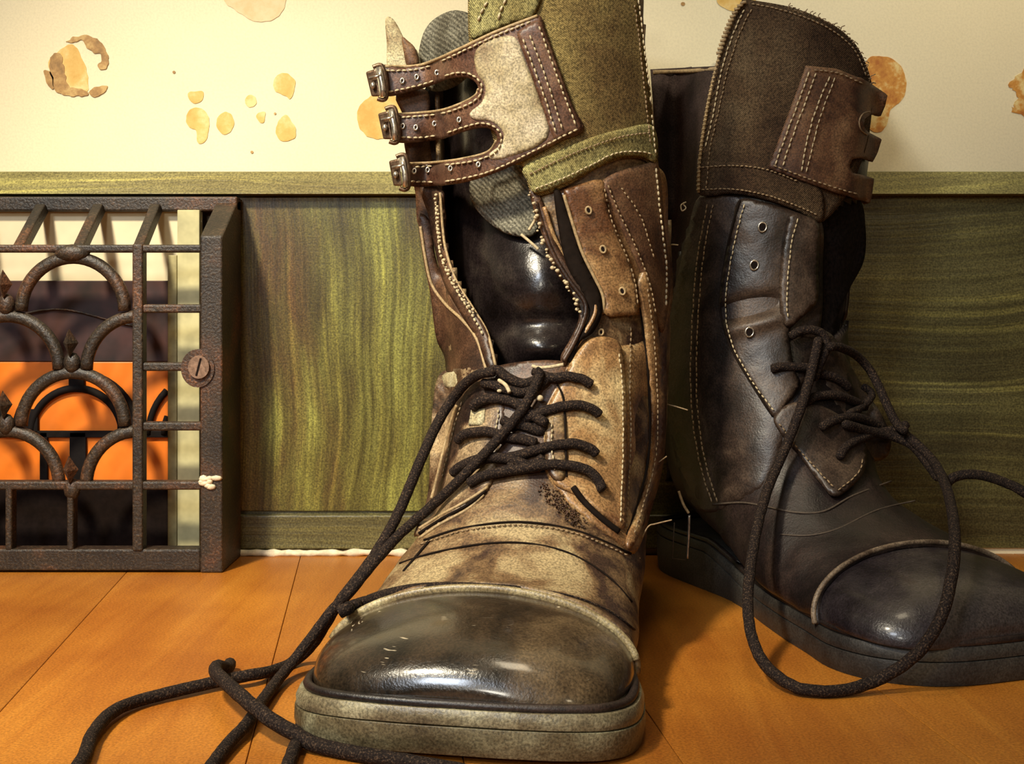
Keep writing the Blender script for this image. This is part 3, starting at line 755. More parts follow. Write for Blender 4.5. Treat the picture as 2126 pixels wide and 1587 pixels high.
A.stitch([(1035, 850), (1030, 890), (1015, 950)], R_)
A.stitch([(958, 835), (945, 880), (930, 940), (915, 1000)], R_, M['dthread'])
for k in range(3):
    A.cord('seam', [(1012-4*k, 1012+8*k), (970, 1040+9*k), (915, 1070+9*k), (870, 1098+10*k)], .0007, (M['edge'], M['creasedark'], M['edge'])[k], R_)
A.panel('worn_corner', [(918, 780), (945, 770), (955, 790), (940, 812), (922, 800)], .003, .001, M['pale'], R_, label='bleached bare leather corner')
A.panel('facing_patch', [(978, 852), (1008, 848), (1004, 885), (972, 884)], .003, .001, M['pale'], R_, sharp=True, layer=False)
# right side: quarter, facings
A.panel('right_quarter', [(1160, 400), (1250, 372), (1372, 350), (1388, 480), (1398, 600), (1385, 700), (1384, 850), (1378, 960), (1352, 1060), (1318, 1150), (1270, 1118), (1210, 1075), (1155, 1020), (1128, 960), (1128, 850), (1165, 775), (1190, 735), (1225, 690), (1240, 640), (1215, 560), (1185, 480)], .0012, .002, M['tan'], R_, grid=11,
        fn=lambda x, y: .0015-.009*bulge(x, y, 1290, 680, 60, 24)+.002*bulge(x, y, 1290, 640, 50, 18)-.006*bulge(x, y, 1335, 900, 16, 80)-.004*bulge(x, y, 1318, 1010, 14, 60)+.002*bulge(x, y, 1318, 900, 14, 120))
A.panel('right_zip_tape', [(1098, 392), (1118, 400), (1138, 450), (1158, 510), (1192, 565), (1226, 612), (1240, 650), (1222, 690), (1196, 715), (1172, 762), (1164, 740), (1186, 700), (1202, 655), (1185, 612), (1150, 560), (1130, 500), (1112, 450)], .003, .002, M['upper'], R_)
A.panel('right_flange', [(1150, 398), (1168, 405), (1190, 470), (1212, 540), (1243, 600), (1250, 650), (1232, 690), (1205, 710), (1188, 750), (1180, 745), (1200, 700), (1222, 655), (1210, 612), (1176, 550), (1160, 480)], .004, .0015, M['creasedark'], R_, layer=False)
A.cord('edge_cord', [(1112, 420), (1126, 470), (1147, 525), (1180, 580), (1215, 630), (1210, 670), (1190, 715), (1170, 750)], .0011, M['upper'], R_, smooth=6)
A.cord('edge_cord', [(1130, 430), (1150, 490), (1180, 545), (1220, 600), (1236, 645), (1215, 690), (1192, 725)], .0010, M['tan'], R_, smooth=6)
g = G()
for (x, y, r) in [(random.uniform(-4, 6)+a, random.uniform(-5, 5)+b, random.uniform(2, 6)) for a, b in resample(crv([(1100, 400), (1112, 450), (1128, 510), (1150, 560), (1172, 590), (1192, 620), (1203, 650)], 6), 7)]:
    p = A.at(x, y, .003); g.blob(p, r*p.y/F, r*p.y/F, r*p.y/F*.8, 6, 4)
g.make('frayed_edge', M['thread'], R_, kind='stuff')
g = G()
for a, b in resample(crv([(905, 405), (908, 450), (912, 500), (922, 545), (938, 580), (962, 615), (985, 650)], 6), 8):
    p = A.at(a+random.uniform(-3, 3), b, .002); r = random.uniform(2.2, 4.6)*p.y/F; g.blob(p, r, r, r*.8, 6, 4)
g.make('frayed_edge', M['thread'], R_, kind='stuff')
H4 = [(1222, 437), (1252, 518), (1292, 605)]
A.panel('eyestay', [(1170, 400), (1185, 390), (1250, 374), (1262, 430), (1280, 480), (1305, 540), (1322, 600), (1322, 650), (1296, 655), (1258, 655), (1250, 610), (1230, 570), (1205, 520), (1184, 450)], .004, .0022, M['tan'], R_, wr=.0003)
A.cord('edge_cord', [(1171, 405), (1186, 455), (1208, 522), (1232, 572), (1252, 615), (1254, 650)], .0008, M['edge'], R_, smooth=5)
A.stitch([(1256, 392), (1268, 450), (1290, 505), (1315, 570), (1326, 640)], R_, M['dthread'])
for x, y in H4: A.eyelet(x, y, 7.5, R_, M['edge'], tilt=-.3, squash=.75)
A.eyelet(1248, 690, 6, R_, M['edge'])
A.panel('lower_facing', [(1192, 740), (1225, 705), (1262, 700), (1290, 720), (1300, 800), (1302, 900), (1300, 1000), (1296, 1095), (1262, 1080), (1205, 1035), (1150, 1005), (1132, 950), (1132, 860), (1160, 800)], .003, .002, M['tan'], R_, fn=lambda x, y: .0032+.0016*bulge(x, y, 1250, 820, 60, 14)+.0012*bulge(x, y, 1250, 760, 60, 20))
A.stitch([(1285, 735), (1292, 800), (1294, 900), (1292, 1000), (1288, 1085)], R_)
A.stitch([(1310, 680), (1308, 800), (1310, 900), (1306, 1000), (1300, 1100)], R_, M['dthread'])
A.panel('facing_strip', [(1136, 872), (1172, 868), (1176, 960), (1168, 1000), (1140, 985), (1132, 930)], .0045, .001, M['vamp'], R_, layer=True)
A.stitch([(1146, 880), (1146, 930), (1152, 985)], R_)
A.cord('seam', [(1158, 800), (1170, 830), (1174, 900), (1176, 990)], .0005, M['creasedark'], R_)
A.cord('slit', [(1190, 1012), (1215, 1045), (1250, 1078), (1284, 1104)], .0014, M['creasedark'], R_, off=.0004, label='dark open slit below the eyelets')
g = G()
for i in range(170):
    t = random.random(); x = 1130+75*t+random.uniform(-14, 14); y = 1015+75*t+random.uniform(-12, 12)
    p = A.at(x, y, .0004); a = random.uniform(0, 3.1); L = random.uniform(.0005, .0011)
    g.tube([p, p+Vector((math.cos(a)*L, -.001, math.sin(a)*L))], 00.0003, 4)
g.make('torn_fibres', M['upper'], R_, kind='stuff')
A.panel('side_strap', [(1340, 560), (1358, 620), (1368, 700), (1377, 800), (1381, 880), (1373, 960), (1350, 1030), (1328, 1110), (1306, 1142), (1300, 1120), (1322, 1060), (1344, 980), (1352, 880), (1346, 760), (1334, 660), (1322, 590)], .004, .002, M['tan'], R_, sm=8)
A.stitch([(1345, 600), (1358, 700), (1364, 800), (1366, 890), (1358, 970), (1335, 1050), (1315, 1115)], R_, M['dthread'])
A.cord('edge_cord', [(1330, 640), (1342, 740), (1349, 850), (1345, 960), (1322, 1050), (1302, 1110)], .0006, M['creasedark'], R_, smooth=6)
A.panel('outer_flap', [(1252, 375), (1340, 340), (1368, 346), (1380, 470), (1392, 580), (1386, 650), (1374, 692), (1352, 650), (1330, 570), (1300, 500), (1274, 440)], .004, .002, M['flap'], R_, sm=6)
A.stitch([(1362, 350), (1372, 450), (1384, 560), (1382, 640)], R_, pitch=12, r=.0006)
A.stitch([(1262, 385), (1285, 440), (1316, 505), (1346, 580), (1362, 650)], R_, M['dthread'])
A.stitch([(1290, 390), (1330, 450), (1360, 540)], R_, M['dthread'])
# vamp seams and the toe cap lip
A.cord('seam', [(880, 1122), (960, 1097), (1080, 1084), (1200, 1103), (1310, 1150)], .0005, M['creasedark'], R_)
A.stitch([(872, 1130), (960, 1103), (1080, 1090), (1200, 1109), (1305, 1154)], R_, M['dthread'])
A.cord('seam', [(830, 1170), (900, 1148), (1000, 1130), (1090, 1128), (1180, 1148), (1260, 1195), (1312, 1250)], .00045, M['creasedark'], R_)
A.cord('crease', [(838, 1186), (862, 1158), (895, 1118)], .0006, M['creasedark'], R_)

# canvas cuff
A.panel('cuff', [(972, -20), (980, -60), (1322, -60), (1327, 0), (1337, 80), (1350, 200), (1360, 300), (1366, 350), (1330, 330), (1290, 330), (1240, 350), (1180, 385), (1112, 408), (1095, 380), (1086, 345), (1040, 330), (1000, 200), (975, 100)], .003, .002, M['canvas'], R_, grid=12, sm=6)
A.panel('cuff_band', [(1086, 348), (1150, 318), (1220, 288), (1290, 268), (1356, 262), (1364, 335), (1330, 325), (1280, 328), (1220, 358), (1170, 382), (1112, 402), (1098, 380)], .0048, .0012, M['band'], R_, sm=6, label='paler olive canvas band')
A.stitch([(1100, 362), (1170, 328), (1240, 300), (1300, 282), (1352, 276)], R_, M['dthread'], pitch=9)
A.stitch([(1112, 392), (1170, 370), (1225, 344), (1280, 318), (1335, 316), (1360, 324)], R_, pitch=10)
A.stitch([(1318, 10), (1328, 90), (1340, 200), (1350, 300)], R_, M['dthread'], pitch=10)
A.stitch([(1326, 0), (1338, 100), (1352, 220), (1362, 330)], R_, pitch=12, r=.0005)
A.panel('cuff_fold', [(974, 0), (985, -40), (1120, -50), (1110, 30), (1060, 50), (1010, 70), (985, 82), (976, 70)], .0055, .0012, M['band'], R_, label='pale green canvas fold')
A.stitch([(1012, 4), (1000, 25), (990, 55)], R_, pitch=16, r=.0007)
A.stitch([(1050, -2), (1040, 20), (1032, 50)], R_, pitch=16, r=.0007)
# frayed upright end of the left cuff
M_left = A.panel('left_cuff_end', [(800, 40), (812, 36), (825, 52), (838, 78), (850, 98), (866, 104), (872, 140), (840, 150), (806, 142), (803, 90)], .001, .0025, M['pale'], R_, roll=.0003, label='frayed bleached end of the left cuff')
A.panel('left_cuff_fringe', [(834, 76), (846, 84), (862, 100), (870, 132), (846, 138), (838, 108)], .003, .001, M['flap'], R_)
# strap piece with three straps
SO = [(793, 137), (830, 141), (862, 136), (900, 124), (940, 106), (985, 86), (1030, 64), (1075, 47), (1118, 31), (1132, 60), (1160, 140), (1190, 220), (1212, 270), (1165, 293), (1110, 322), (1060, 346), (1010, 366), (960, 380), (905, 386), (846, 384), (846, 340), (900, 337), (950, 331), (1000, 322), (1022, 308), (1032, 288), (1022, 270), (998, 266), (960, 275), (920, 288), (870, 295), (818, 292), (812, 238), (850, 238), (900, 231), (945, 219), (978, 205), (992, 190), (988, 172), (965, 161), (930, 164), (895, 178), (860, 188), (798, 198)]
c = []
def corner(pts): return crv(pts, 5)
def strapfn(x, y): return .0075-.0030*max(0, min(1, (x-1000)/200))
A.panel('strap_panel', SO, .007, .0022, M['strap'], R_, grid=8, fn=strapfn, sm=8, roll=.0008, wr=.0002)
STR = A.layers[-1]
A.panel('scuffed_area', [(1000, 92), (1040, 76), (1072, 80), (1092, 130), (1120, 200), (1140, 270), (1120, 300), (1070, 322), (1025, 332), (1015, 320), (1040, 300), (1045, 275), (1020, 252), (985, 248), (975, 235), (1000, 212), (1008, 180), (990, 150), (985, 115)], 0, .0004, M['patchpale'], R_, layers=[STR], fn=lambda x, y: .0006, sm=2, layer=True, roll=.0004, label='pale scuffed suede in the middle of the strap piece')
A.panel('strap_reinforcement', [(1074, 74), (1082, 60), (1116, 42), (1130, 62), (1160, 142), (1188, 218), (1208, 268), (1180, 280), (1156, 292), (1146, 280), (1120, 205), (1094, 130)], 0, .0012, M['strap'], R_, layers=[STR], fn=lambda x, y: .0013, roll=.0005, sm=3)
ST = lambda pts, **k: A.stitch(pts, R_, **k)
ST([(800, 147), (862, 145), (905, 132), (960, 107), (1030, 74), (1110, 42)], pitch=12, r=.00055)
ST([(808, 191), (860, 180), (900, 168), (935, 154), (968, 152), (994, 166), (1000, 190), (985, 210), (950, 226), (905, 238), (820, 245)], pitch=12, r=.00055)
ST([(822, 284), (875, 286), (925, 277), (960, 265), (1000, 256), (1030, 266), (1041, 288), (1030, 314), (1000, 330), (950, 340), (852, 348)], pitch=12, r=.00055)
ST([(852, 377), (910, 378), (960, 371), (1015, 357), (1070, 333), (1130, 303), (1200, 268)], pitch=12, r=.00055)
ST([(1086, 82), (1104, 130), (1130, 200), (1155, 278)], pitch=13, r=.0005)
ST([(1120, 55), (1148, 135), (1176, 210), (1196, 262)], pitch=13, r=.0005)
ST([(1100, 74), (1122, 130), (1146, 200), (1168, 270)], pitch=13, r=.00045)
A.cord('edge_cord', [(800, 138), (862, 137), (905, 124), (960, 99), (1030, 66), (1116, 33)], .0008, M['edge'], R_, off=.0002)
A.cord('edge_cord', [(815, 238), (905, 231), (950, 218), (985, 200), (993, 186)], .0007, M['edge'], R_, off=.0002)
A.cord('edge_cord', [(850, 340), (905, 337), (960, 330), (1012, 316), (1031, 292)], .0007, M['edge'], R_, off=.0002)
for x, y in ((835, 168), (865, 160), (907, 151), (836, 262), (863, 265), (902, 257), (953, 249), (860, 355), (888, 353), (935, 350), (993, 342)):
    A.eyelet(x, y, 5.2, R_, M['metal'], tilt=.2, squash=.7)
# buckles at the strap ends
def buckle(cx, cy, h, tilt, par):
    Y = A.at(cx+22, cy, .003).y-.001
    k = Y/F; ct, st = math.cos(tilt), math.sin(tilt)
    q = lambda x, y, d=0: P(cx+x*ct-y*st, cy+x*st+y*ct, Y+d)
    kp = G().hexa([q(-20, -h+8, .001), q(2, -h+4, -.001), q(4, h-4, -.001), q(-14, h-6, .001)], [q(-20, -h+8, .004), q(2, -h+4, .003), q(4, h-4, .003), q(-14, h-6, .004)])
    k_ = kp.make('buckle', M['brass'], par, smooth=False); bevel(k_, .0008, 3)
    fr = [q(-4, -h), q(10, -h-3), q(17, -h+4), q(19, 0), q(17, h-3), q(9, h+4), q(-2, h)]
    G().tube(crv([tuple(p) for p in fr], 5), .0011, 8).make('frame', M['brass'], k_)
    G().tube([q(8, -h+2, -.0022), q(11, 0, -.0026), q(11, h*.5, -.0024), q(10, h-2, -.0018)], .0015, 10).make('roller', M['metal'], k_, label='bright nickel roller')
    G().blob(q(-8, 4, -.0018), .0013, .001, .0018, 8, 5).make('rivet', M['metal'], k_)
    G().tube([q(-14, -h+22, -.0016), q(0, -h+20, -.003), q(12, -h+18, -.0036)], .0007, 8).make('prong', M['metal'], k_)
buckle(782, 172, 33, -.12, R_); buckle(807, 260, 34, -.1, R_); buckle(829, 358, 33, -.08, R_)
# ================================================= boot B
Q = RB
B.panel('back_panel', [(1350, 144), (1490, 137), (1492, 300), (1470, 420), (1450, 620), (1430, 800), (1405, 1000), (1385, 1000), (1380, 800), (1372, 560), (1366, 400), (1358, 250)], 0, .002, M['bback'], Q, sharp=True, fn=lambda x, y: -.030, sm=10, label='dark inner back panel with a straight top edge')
BP = B.layers.pop()
B.stitch([(1352, 152), (1420, 149), (1488, 146)], Q, M['dthread']) if False else None
g = G(); g.tube([P(x, y, BP.ray_cast(B.cam, Vector(((x-CX)/F, 1, -(y-HY)/F)).normalized())[0].y-.001) for x, y in ((1356, 150), (1400, 149), (1440, 147), (1484, 143))], .0012, 8); g.make('top_edge', M['edge'], Q)
B.panel('medial_quarter', [(1455, 405), (1530, 404), (1600, 420), (1700, 450), (1708, 560), (1700, 700), (1640, 880), (1600, 1000), (1500, 1060), (1440, 1050), (1405, 960), (1385, 850), (1382, 760), (1392, 650), (1410, 560), (1430, 470)], .001, .002, M['bmid'], Q, grid=13, sm=5)
B.stitch([(1468, 425), (1450, 520), (1440, 620), (1434, 740), (1436, 850), (1452, 960), (1480, 1050)], Q, M['dthread'])
B.stitch([(1480, 425), (1462, 520), (1452, 620), (1446, 740), (1448, 850), (1464, 960), (1492, 1050)], Q, M['dthread'])
B.panel('tongue', [(1690, 440), (1740, 420), (1785, 415), (1797, 470), (1794, 540), (1764, 600), (1742, 650), (1728, 705), (1700, 720), (1670, 690), (1690, 620)], -.002, .004, M['fuzz'], Q, wr=.001, label='fuzzy black tongue pushed forward')
B.panel('tongue_lower', [(1660, 680), (1720, 690), (1750, 730), (1790, 800), (1830, 860), (1850, 910), (1840, 950), (1800, 950), (1740, 860), (1690, 760)], .0005, .002, M['bmid'], Q)
BH = [(1583, 472), (1566, 551), (1556, 690)]
def bf(x, y): return .004-.009*bulge(x, y, 1550, 640-(x-1550)*.2, 70, 17)+.004*bulge(x, y, 1570, 672-(x-1570)*.25, 80, 12)
B.panel('eyestay', [(1536, 414), (1600, 424), (1668, 446), (1700, 466), (1699, 560), (1697, 626), (1660, 664), (1640, 690), (1648, 760), (1660, 800), (1632, 840), (1606, 866), (1560, 800), (1520, 730), (1500, 670), (1494, 620), (1505, 540), (1520, 470)], .004, .0022, M['bmid'], Q, fn=bf, sm=2)
ES = B.layers[-1]
B.panel('rolled_facing', [(1640, 445), (1668, 447), (1700, 468), (1699, 560), (1697, 626), (1660, 664), (1638, 682), (1622, 660), (1617, 600), (1622, 520), (1632, 470)], .007, .002, M['bmid'], Q, roll=.002)
for p in ((1652, 450), (1640, 495), (1632, 560), (1628, 620), (1632, 672)): pass
B.stitch([(1656, 455), (1644, 500), (1637, 560), (1633, 620), (1636, 668)], Q)
B.stitch([(1545, 425), (1528, 490), (1514, 560), (1506, 630), (1512, 690), (1534, 745), (1570, 805), (1608, 855)], Q)
B.cord('edge_cord', [(1536, 416), (1519, 475), (1504, 545), (1494, 622), (1501, 675), (1522, 732), (1562, 800), (1604, 864)], .0006, M['creasedark'], Q)
for x, y in BH: B.eyelet(x, y, 10, Q, M['metal'], tilt=.3, squash=.85)
B.panel('lower_facing', [(1606, 866), (1640, 838), (1690, 838), (1740, 860), (1790, 900), (1800, 950), (1788, 990), (1736, 1032), (1700, 1000), (1650, 935), (1620, 900)], .004, .002, M['bmid'], Q)
B.stitch([(1618, 880), (1660, 935), (1705, 985), (1738, 1018)], Q, M['dthread'])
B.stitch([(1740, 1018), (1782, 982), (1792, 950)], Q, M['dthread'])
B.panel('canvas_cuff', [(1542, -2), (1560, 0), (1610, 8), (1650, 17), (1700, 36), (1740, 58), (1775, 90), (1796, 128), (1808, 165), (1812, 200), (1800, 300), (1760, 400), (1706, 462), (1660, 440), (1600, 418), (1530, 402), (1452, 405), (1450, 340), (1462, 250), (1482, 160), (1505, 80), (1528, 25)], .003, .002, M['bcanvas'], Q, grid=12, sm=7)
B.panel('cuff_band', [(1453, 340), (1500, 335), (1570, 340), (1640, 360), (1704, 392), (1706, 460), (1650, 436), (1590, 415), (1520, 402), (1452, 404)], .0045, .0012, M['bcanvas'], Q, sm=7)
B.stitch([(1456, 348), (1520, 344), (1590, 352), (1660, 378)], Q, M['dthread'], pitch=9)
B.stitch([(1456, 394), (1520, 393), (1590, 405), (1650, 426), (1700, 448)], Q, M['dthread'], pitch=9)
B.stitch([(1560, 8), (1620, 20), (1690, 44), (1740, 72), (1778, 110), (1798, 160)], Q, M['dthread'], pitch=10)
B.stitch([(1560, 20), (1535, 70), (1512, 140), (1492, 230), (1474, 310), (1466, 395)], Q, M['dthread'], pitch=10)
B.stitch([(1546, 20), (1522, 70), (1500, 140), (1482, 230), (1464, 310)], Q, pitch=12, r=.0005)
# zip teeth along the cuff edge
g = G()
for i, (x, y) in enumerate(resample(crv([(1546, 4), (1528, 25), (1505, 80), (1482, 160), (1464, 250), (1452, 340), (1450, 400)], 8), 9)):
    p = B.at(x+3, y, .002); e = P(x-9 if y < 110 else x-4, y+3, p.y+.0006); g.tube([p, e], .0008 if y < 110 else .0005, 5)
g.make('zip_teeth', M['edge'], Q, kind='stuff')
B.cord('zip_edge', [(1546, 4), (1528, 25), (1505, 80), (1482, 160), (1464, 250), (1452, 340), (1450, 400)], .0008, M['edge'], Q)
g = G()
for i in range(42):
    t = i/41; q = crv([(1640, 14), (1700, 34), (1750, 62), (1790, 112), (1810, 175)], 20); x, y = q[int(t*(len(q)-1))]
    p = B.at(x-3, y+3, .002); a = random.uniform(-.2, 1.9); L = random.uniform(.0008, .0035)*(1.6 if random.random() < .12 else 1)
    g.tube([p, p+Vector((math.sin(a)*L*.6, 0, math.cos(a)*L*.6)), p+Vector((math.sin(a+.4)*L, -.0004, math.cos(a+.4)*L))], .00025, 4)
g.make('fringe', M['dthread'], Q, kind='stuff')
# leather patch with strap roots
PB = [(1673, 136), (1735, 142), (1800, 168), (1843, 197), (1838, 220), (1828, 243), (1808, 238), (1796, 246), (1793, 262), (1802, 274), (1831, 289), (1822, 318), (1812, 337), (1788, 328), (1770, 330), (1763, 346), (1772, 360), (1790, 363), (1815, 371), (1812, 396), (1807, 421), (1740, 402), (1660, 374), (1595, 350), (1620, 280), (1648, 205)]
PBs = []
B.panel('strap_patch', PB, .006, .0025, M['flap'], Q, sharp=True, grid=8, sm=10, roll=.0005, fn=lambda x, y: .006)
B.cord('slot_edge', [(1806, 232), (1792, 236), (1784, 252), (1788, 270), (1800, 280)], .0004, M['dthread'], Q)
B.stitch([(1680, 150), (1656, 215), (1630, 285), (1608, 345)], Q, pitch=13, r=.0005)
B.stitch([(1694, 152), (1670, 218), (1644, 288), (1622, 352)], Q, pitch=13, r=.0005)
B.stitch([(1722, 160), (1694, 228), (1676, 290), (1662, 362)], Q, pitch=13, r=.0005)
B.stitch([(1734, 162), (1708, 228), (1690, 290), (1672, 366)], Q, pitch=13, r=.0004)
B.stitch([(1690, 146), (1740, 152), (1796, 176)], Q, M['dthread'])
B.stitch([(1606, 344), (1680, 372), (1740, 392), (1795, 408)], Q, M['dthread'])
g = G(); g.tube([rgb[k % 96] for k in range(-26, 27)], .0012, 8); g.make('cap_edge', M['dthread2'], Q, label='lighter raised edge of the toe cap seam')
# seams on the vamp
B.cord('seam', [(1480, 1048), (1540, 1044), (1590, 1052), (1650, 1064), (1710, 1062), (1770, 1030), (1850, 1000)], .0005, M['dimthread'], Q)
B.cord('seam', [(1620, 1110), (1680, 1112), (1740, 1098), (1820, 1060), (1900, 1040)], .0004, M['dimthread'], Q)

# ================================================= laces
def lp(bt, pts, off=.0024):
    """points: (px, py) on the boot, (px, py, Y) free, (px, py, -z) lying at height z"""
    out = []
    for p in pts:
        if len(p) == 2: out.append(tuple(bt.at(p[0], p[1], off)))
        elif p[2] < 0: out.append(tuple(PF(p[0], p[1], -p[2])))
        else: out.append(tuple(P(p[0], p[1], p[2])))
    return out
def smoothY(c, k=3, ends=True):
    c = [list(p) for p in c]
    for _ in range(k):
        Y = [p[1] for p in c]
        for i in range(1, len(c)-1):
            y = (Y[i-1]+2*Y[i]+Y[i+1])/4; q = PX(c[i]); v = P(q[0], q[1], y); c[i] = [v.x, v.y, v.z]
    return [tuple(p) for p in c]
def lace(bt, root, pts, r=.0023, off=.0024, ends=(1, 1), name='lace', k=2, lab=None, noise_=.00025):
    c = crv(smoothY(lp(bt, pts, off), k), 7)
    c = [(a+noise_*noise.noise(Vector((a*300, b*300, d*300))), b, d+noise_*noise.noise(Vector((a*300, d*300, 5)))) for a, b, d in c]
    m = len(c)
    return G().tube(c, lambda t: r*min(1, (.35+t*m*.5) if ends[0] else 1, (.35+(1-t)*m*.5) if ends[1] else 1), 10).make(name, M['lace'], root, label=lab)
L_ = lambda pts, **k: lace(A, RA, pts, **k)
L_([(1252, 1020), (1243, 1000), (1225, 980), (1190, 968), (1140, 965), (1090, 972), (1040, 980), (1000, 990), (970, 1005)])
L_([(1240, 945), (1225, 932), (1195, 922), (1155, 925), (1115, 934), (1080, 945), (1050, 952)])
L_([(1246, 864), (1230, 850), (1200, 842), (1160, 846), (1120, 858), (1085, 872), (1060, 885)])
L_([(1230, 800), (1210, 788), (1180, 782), (1150, 785), (1125, 780), (1105, 768)])
L_([(980, 850), (990, 836), (1020, 828), (1055, 832), (1085, 846), (1115, 868), (1135, 880)])
L_([(948, 918), (962, 904), (990, 897), (1020, 898), (1050, 908), (1085, 912), (1115, 920)])
L_([(938, 985), (952, 972), (980, 958), (1020, 950), (1060, 955), (1100, 968)])
L_([(1015, 768), (1035, 770), (1055, 785), (1085, 796), (1110, 790), (1128, 772)], off=.004)
L_([(1000, 795), (1025, 800), (1050, 808), (1085, 815), (1120, 800), (1135, 785)], off=.003)
L_([(1040, 870), (1060, 880), (1090, 885), (1120, 895), (1130, 880)], off=.002)
L_([(1055, 960), (1080, 975), (1110, 965), (1130, 950)], off=.002)
# long end from the knot down across the boot and over the floor
L_([(1112, 770), (1120, 778), (1112, 800), (1085, 850), (1040, 905), (985, 965), (930, 1020), (880, 1065), (825, 1115), (775, 1170), (730, 1225, .505), (690, 1268, .500), (650, 1320, .500), (608, 1375, .492), (575, 1415, .482), (545, 1455, -.0045), (515, 1500, -.0035), (470, 1550, -.003), (432, 1600, -.003), (400, 1640, -.003)], off=.006, k=1, lab='long dark lace end running down from the knot to the floor')
L_([(1030, 772), (1000, 776), (968, 795), (935, 835), (905, 885, .545), (880, 940, .54), (855, 1000, .535), (825, 1070, .528), (795, 1125, .52), (770, 1165, .512), (740, 1205, .506), (705, 1250, .500), (680, 1290, .502), (655, 1330, .506), (625, 1362, .510), (590, 1385, .508), (550, 1397, -.006), (510, 1404, -.004), (450, 1416, -.003), (380, 1432, -.003), (300, 1452, -.003), (250, 1470, -.003), (215, 1495, -.003), (190, 1530, -.003), (175, 1570, -.003), (150, 1610, -.003)], off=.006, k=1, r=.0024, lab='dark lace curving away over the floorboards')
L_([(478, 1376, -.003), (472, 1388, -.006), (452, 1384, -.010), (448, 1396, -.012), (470, 1418, -.012), (500, 1445, -.012), (530, 1470, -.011), (565, 1497, -.009), (605, 1520, -.006), (650, 1545, -.003), (720, 1562, -.0026), (800, 1575, -.0026), (900, 1592, -.0026), (1000, 1610, -.0026)], r=.0026, ends=(1, 1), k=1, lab='dark lace end with a folded tip crossing over another lace')
L_([(660, 1392, -.012), (650, 1420, -.008), (640, 1450, -.005), (630, 1490, -.003), (620, 1530, -.003), (605, 1570, -.003), (590, 1610, -.003)], k=1)
sm_ = crv([(1318, 1308), (1270, 1272), (1200, 1242), (1120, 1225), (1060, 1219), (1010, 1218), (960, 1217), (900, 1219), (850, 1225), (800, 1237), (760, 1250), (725, 1262), (705, 1272)], 6)  # dark cord, thickest at left, drawn for the shadowed gap under the vamp edge
G().tube([A.at(x, y, .0012) for x, y in sm_], lambda t: .0004+.0021*max(0, min(1, (t-.25)/.5)), 10).make('lace', M['lace'], RA, label='dark cord along the toe seam, for the shadow in its gap')
K_ = lambda pts, **k: lace(B, RB, pts, **k)
K_([(1600, 766), (1620, 762), (1650, 762), (1680, 764), (1700, 770)])
K_([(1704, 889), (1722, 878), (1750, 868), (1785, 868), (1815, 880), (1835, 888)])
K_([(1742, 951), (1755, 930), (1785, 912), (1820, 900), (1860, 892), (1885, 880)])
K_([(1695, 775), (1720, 780), (1745, 790), (1765, 808)])
K_([(1668, 838), (1700, 822), (1740, 822), (1770, 832), (1800, 848)])
K_([(1760, 860), (1790, 845), (1810, 820), (1790, 800)], r=.002)
K_([(1640, 700), (1660, 688), (1690, 686), (1712, 700), (1715, 725), (1700, 760), (1690, 790)], off=.005)
K_([(1720, 720), (1745, 722), (1780, 740), (1808, 772), (1830, 815), (1848, 855), (1866, 885), (1880, 895)], off=.010, k=1)
K_([(1750, 880), (1800, 895), (1850, 905), (1895, 925), (1925, 960), (1950, 995)], off=.003, r=.0026)
K_([(1700, 700), (1692, 740), (1680, 790), (1665, 840), (1645, 895), (1622, 950, .585), (1598, 1005, .57), (1578, 1070, .555), (1562, 1150, .54), (1553, 1230, .52), (1556, 1300, .50), (1575, 1360, .488), (1610, 1402, -.006), (1655, 1428, -.004), (1705, 1436, -.003), (1760, 1432, -.003), (1815, 1415, -.005), (1870, 1385, .472), (1915, 1345, .468), (1950, 1290, .468), (1972, 1220, .476), (1982, 1140, .49), (1978, 1070, .505), (1962, 1005), (1935, 955), (1900, 920), (1870, 895)], off=.008, k=1, r=.0024, lab='dark lace hanging in a wide loop from the knot to the floor')
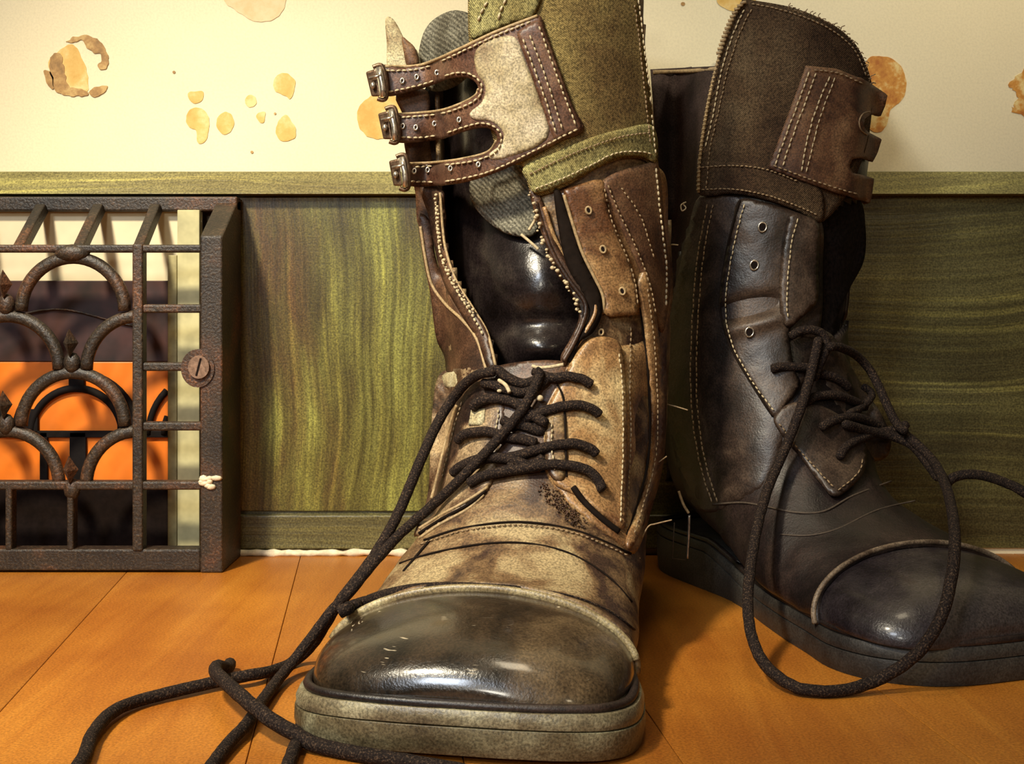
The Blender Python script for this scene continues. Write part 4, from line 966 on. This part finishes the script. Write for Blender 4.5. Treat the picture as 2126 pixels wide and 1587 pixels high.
K_([(1960, 1010), (1975, 995), (2000, 986), (2040, 988), (2080, 1000), (2126, 1022), (2180, 1060), (2230, 1120, .56), (2262, 1200, .575), (2290, 1290, -.003), (2340, 1320, -.003)], off=.008, k=1)
# loose threads and the zip pull between the boots
def thread(root, pts, r=.00035, mat='thread', name='loose_thread', **k):
    return G().tube(crv([tuple(P(*p)) for p in pts], 6), r, 5).make(name, M[mat], root, **k)
thread(RA, [(1386, 511, .60), (1396, 508, .598), (1408, 509, .597)])
thread(RB, [(1424, 420, .60), (1414, 426, .598), (1416, 438, .598), (1424, 432, .599), (1418, 424, .6)])
thread(RA, [(1386, 840, .585), (1405, 845, .58), (1428, 852, .578)], mat='dthread')
thread(RA, [(1368, 960, .57), (1384, 948, .565)], mat='dthread')
thread(RA, [(1318, 1160, .53), (1328, 1130, .53), (1345, 1095, .53), (1362, 1088, .53), (1395, 1080, .53)], mat='dthread')
thread(RA, [(1312, 1178, .525), (1318, 1166, .524), (1328, 1158, .523)], r=.0006)
zp = thread(RB, [(1431, 1070, .60), (1430, 1110, .60), (1427, 1160, .60)], r=.00075, mat='metal', name='zip_pull', label='thin bright zip pull')
thread(zp, [(1409, 1020, .60), (1414, 1035, .60), (1420, 1050, .60), (1430, 1066, .60)], r=.0007, mat='edge', name='pull_cord')
g = G().tube([P(1400, 1085, .602), P(1398, 1120, .602), P(1396, 1160, .602), P(1424, 1163, .602)], .0003, 5); g.make('pull_edge', M['dimthread'], zp)
for p in ((1112, 757, .0), ): 
    A.cord('white_tip', [(1105, 760), (1120, 764), (1145, 762), (1170, 757)], .0008, M['thread'], RA, off=.004)
g = G().blob(A.at(1121, 827, .005), .0016, .001, .0014, 8, 6); g.make('aglet', M['thread'], RA, label='bright white bit on the lace')
A.cord('loose_thread', [(1036, 790), (1050, 800), (1058, 815)], .0009, M['thread'], RA, off=.006)
g = G().blob(A.at(1037, 812, .004), .0012, .0008, .0008, 8, 6); g.make('thread_end', M['thread'], RA)
A.cord('loose_thread', [(1098, 478), (1108, 462), (1118, 445)], .0007, M['thread'], RA, off=.001)
A.cord('loose_thread', [(1082, 487), (1100, 502), (1118, 518)], .0007, M['thread'], RA, off=-.004)
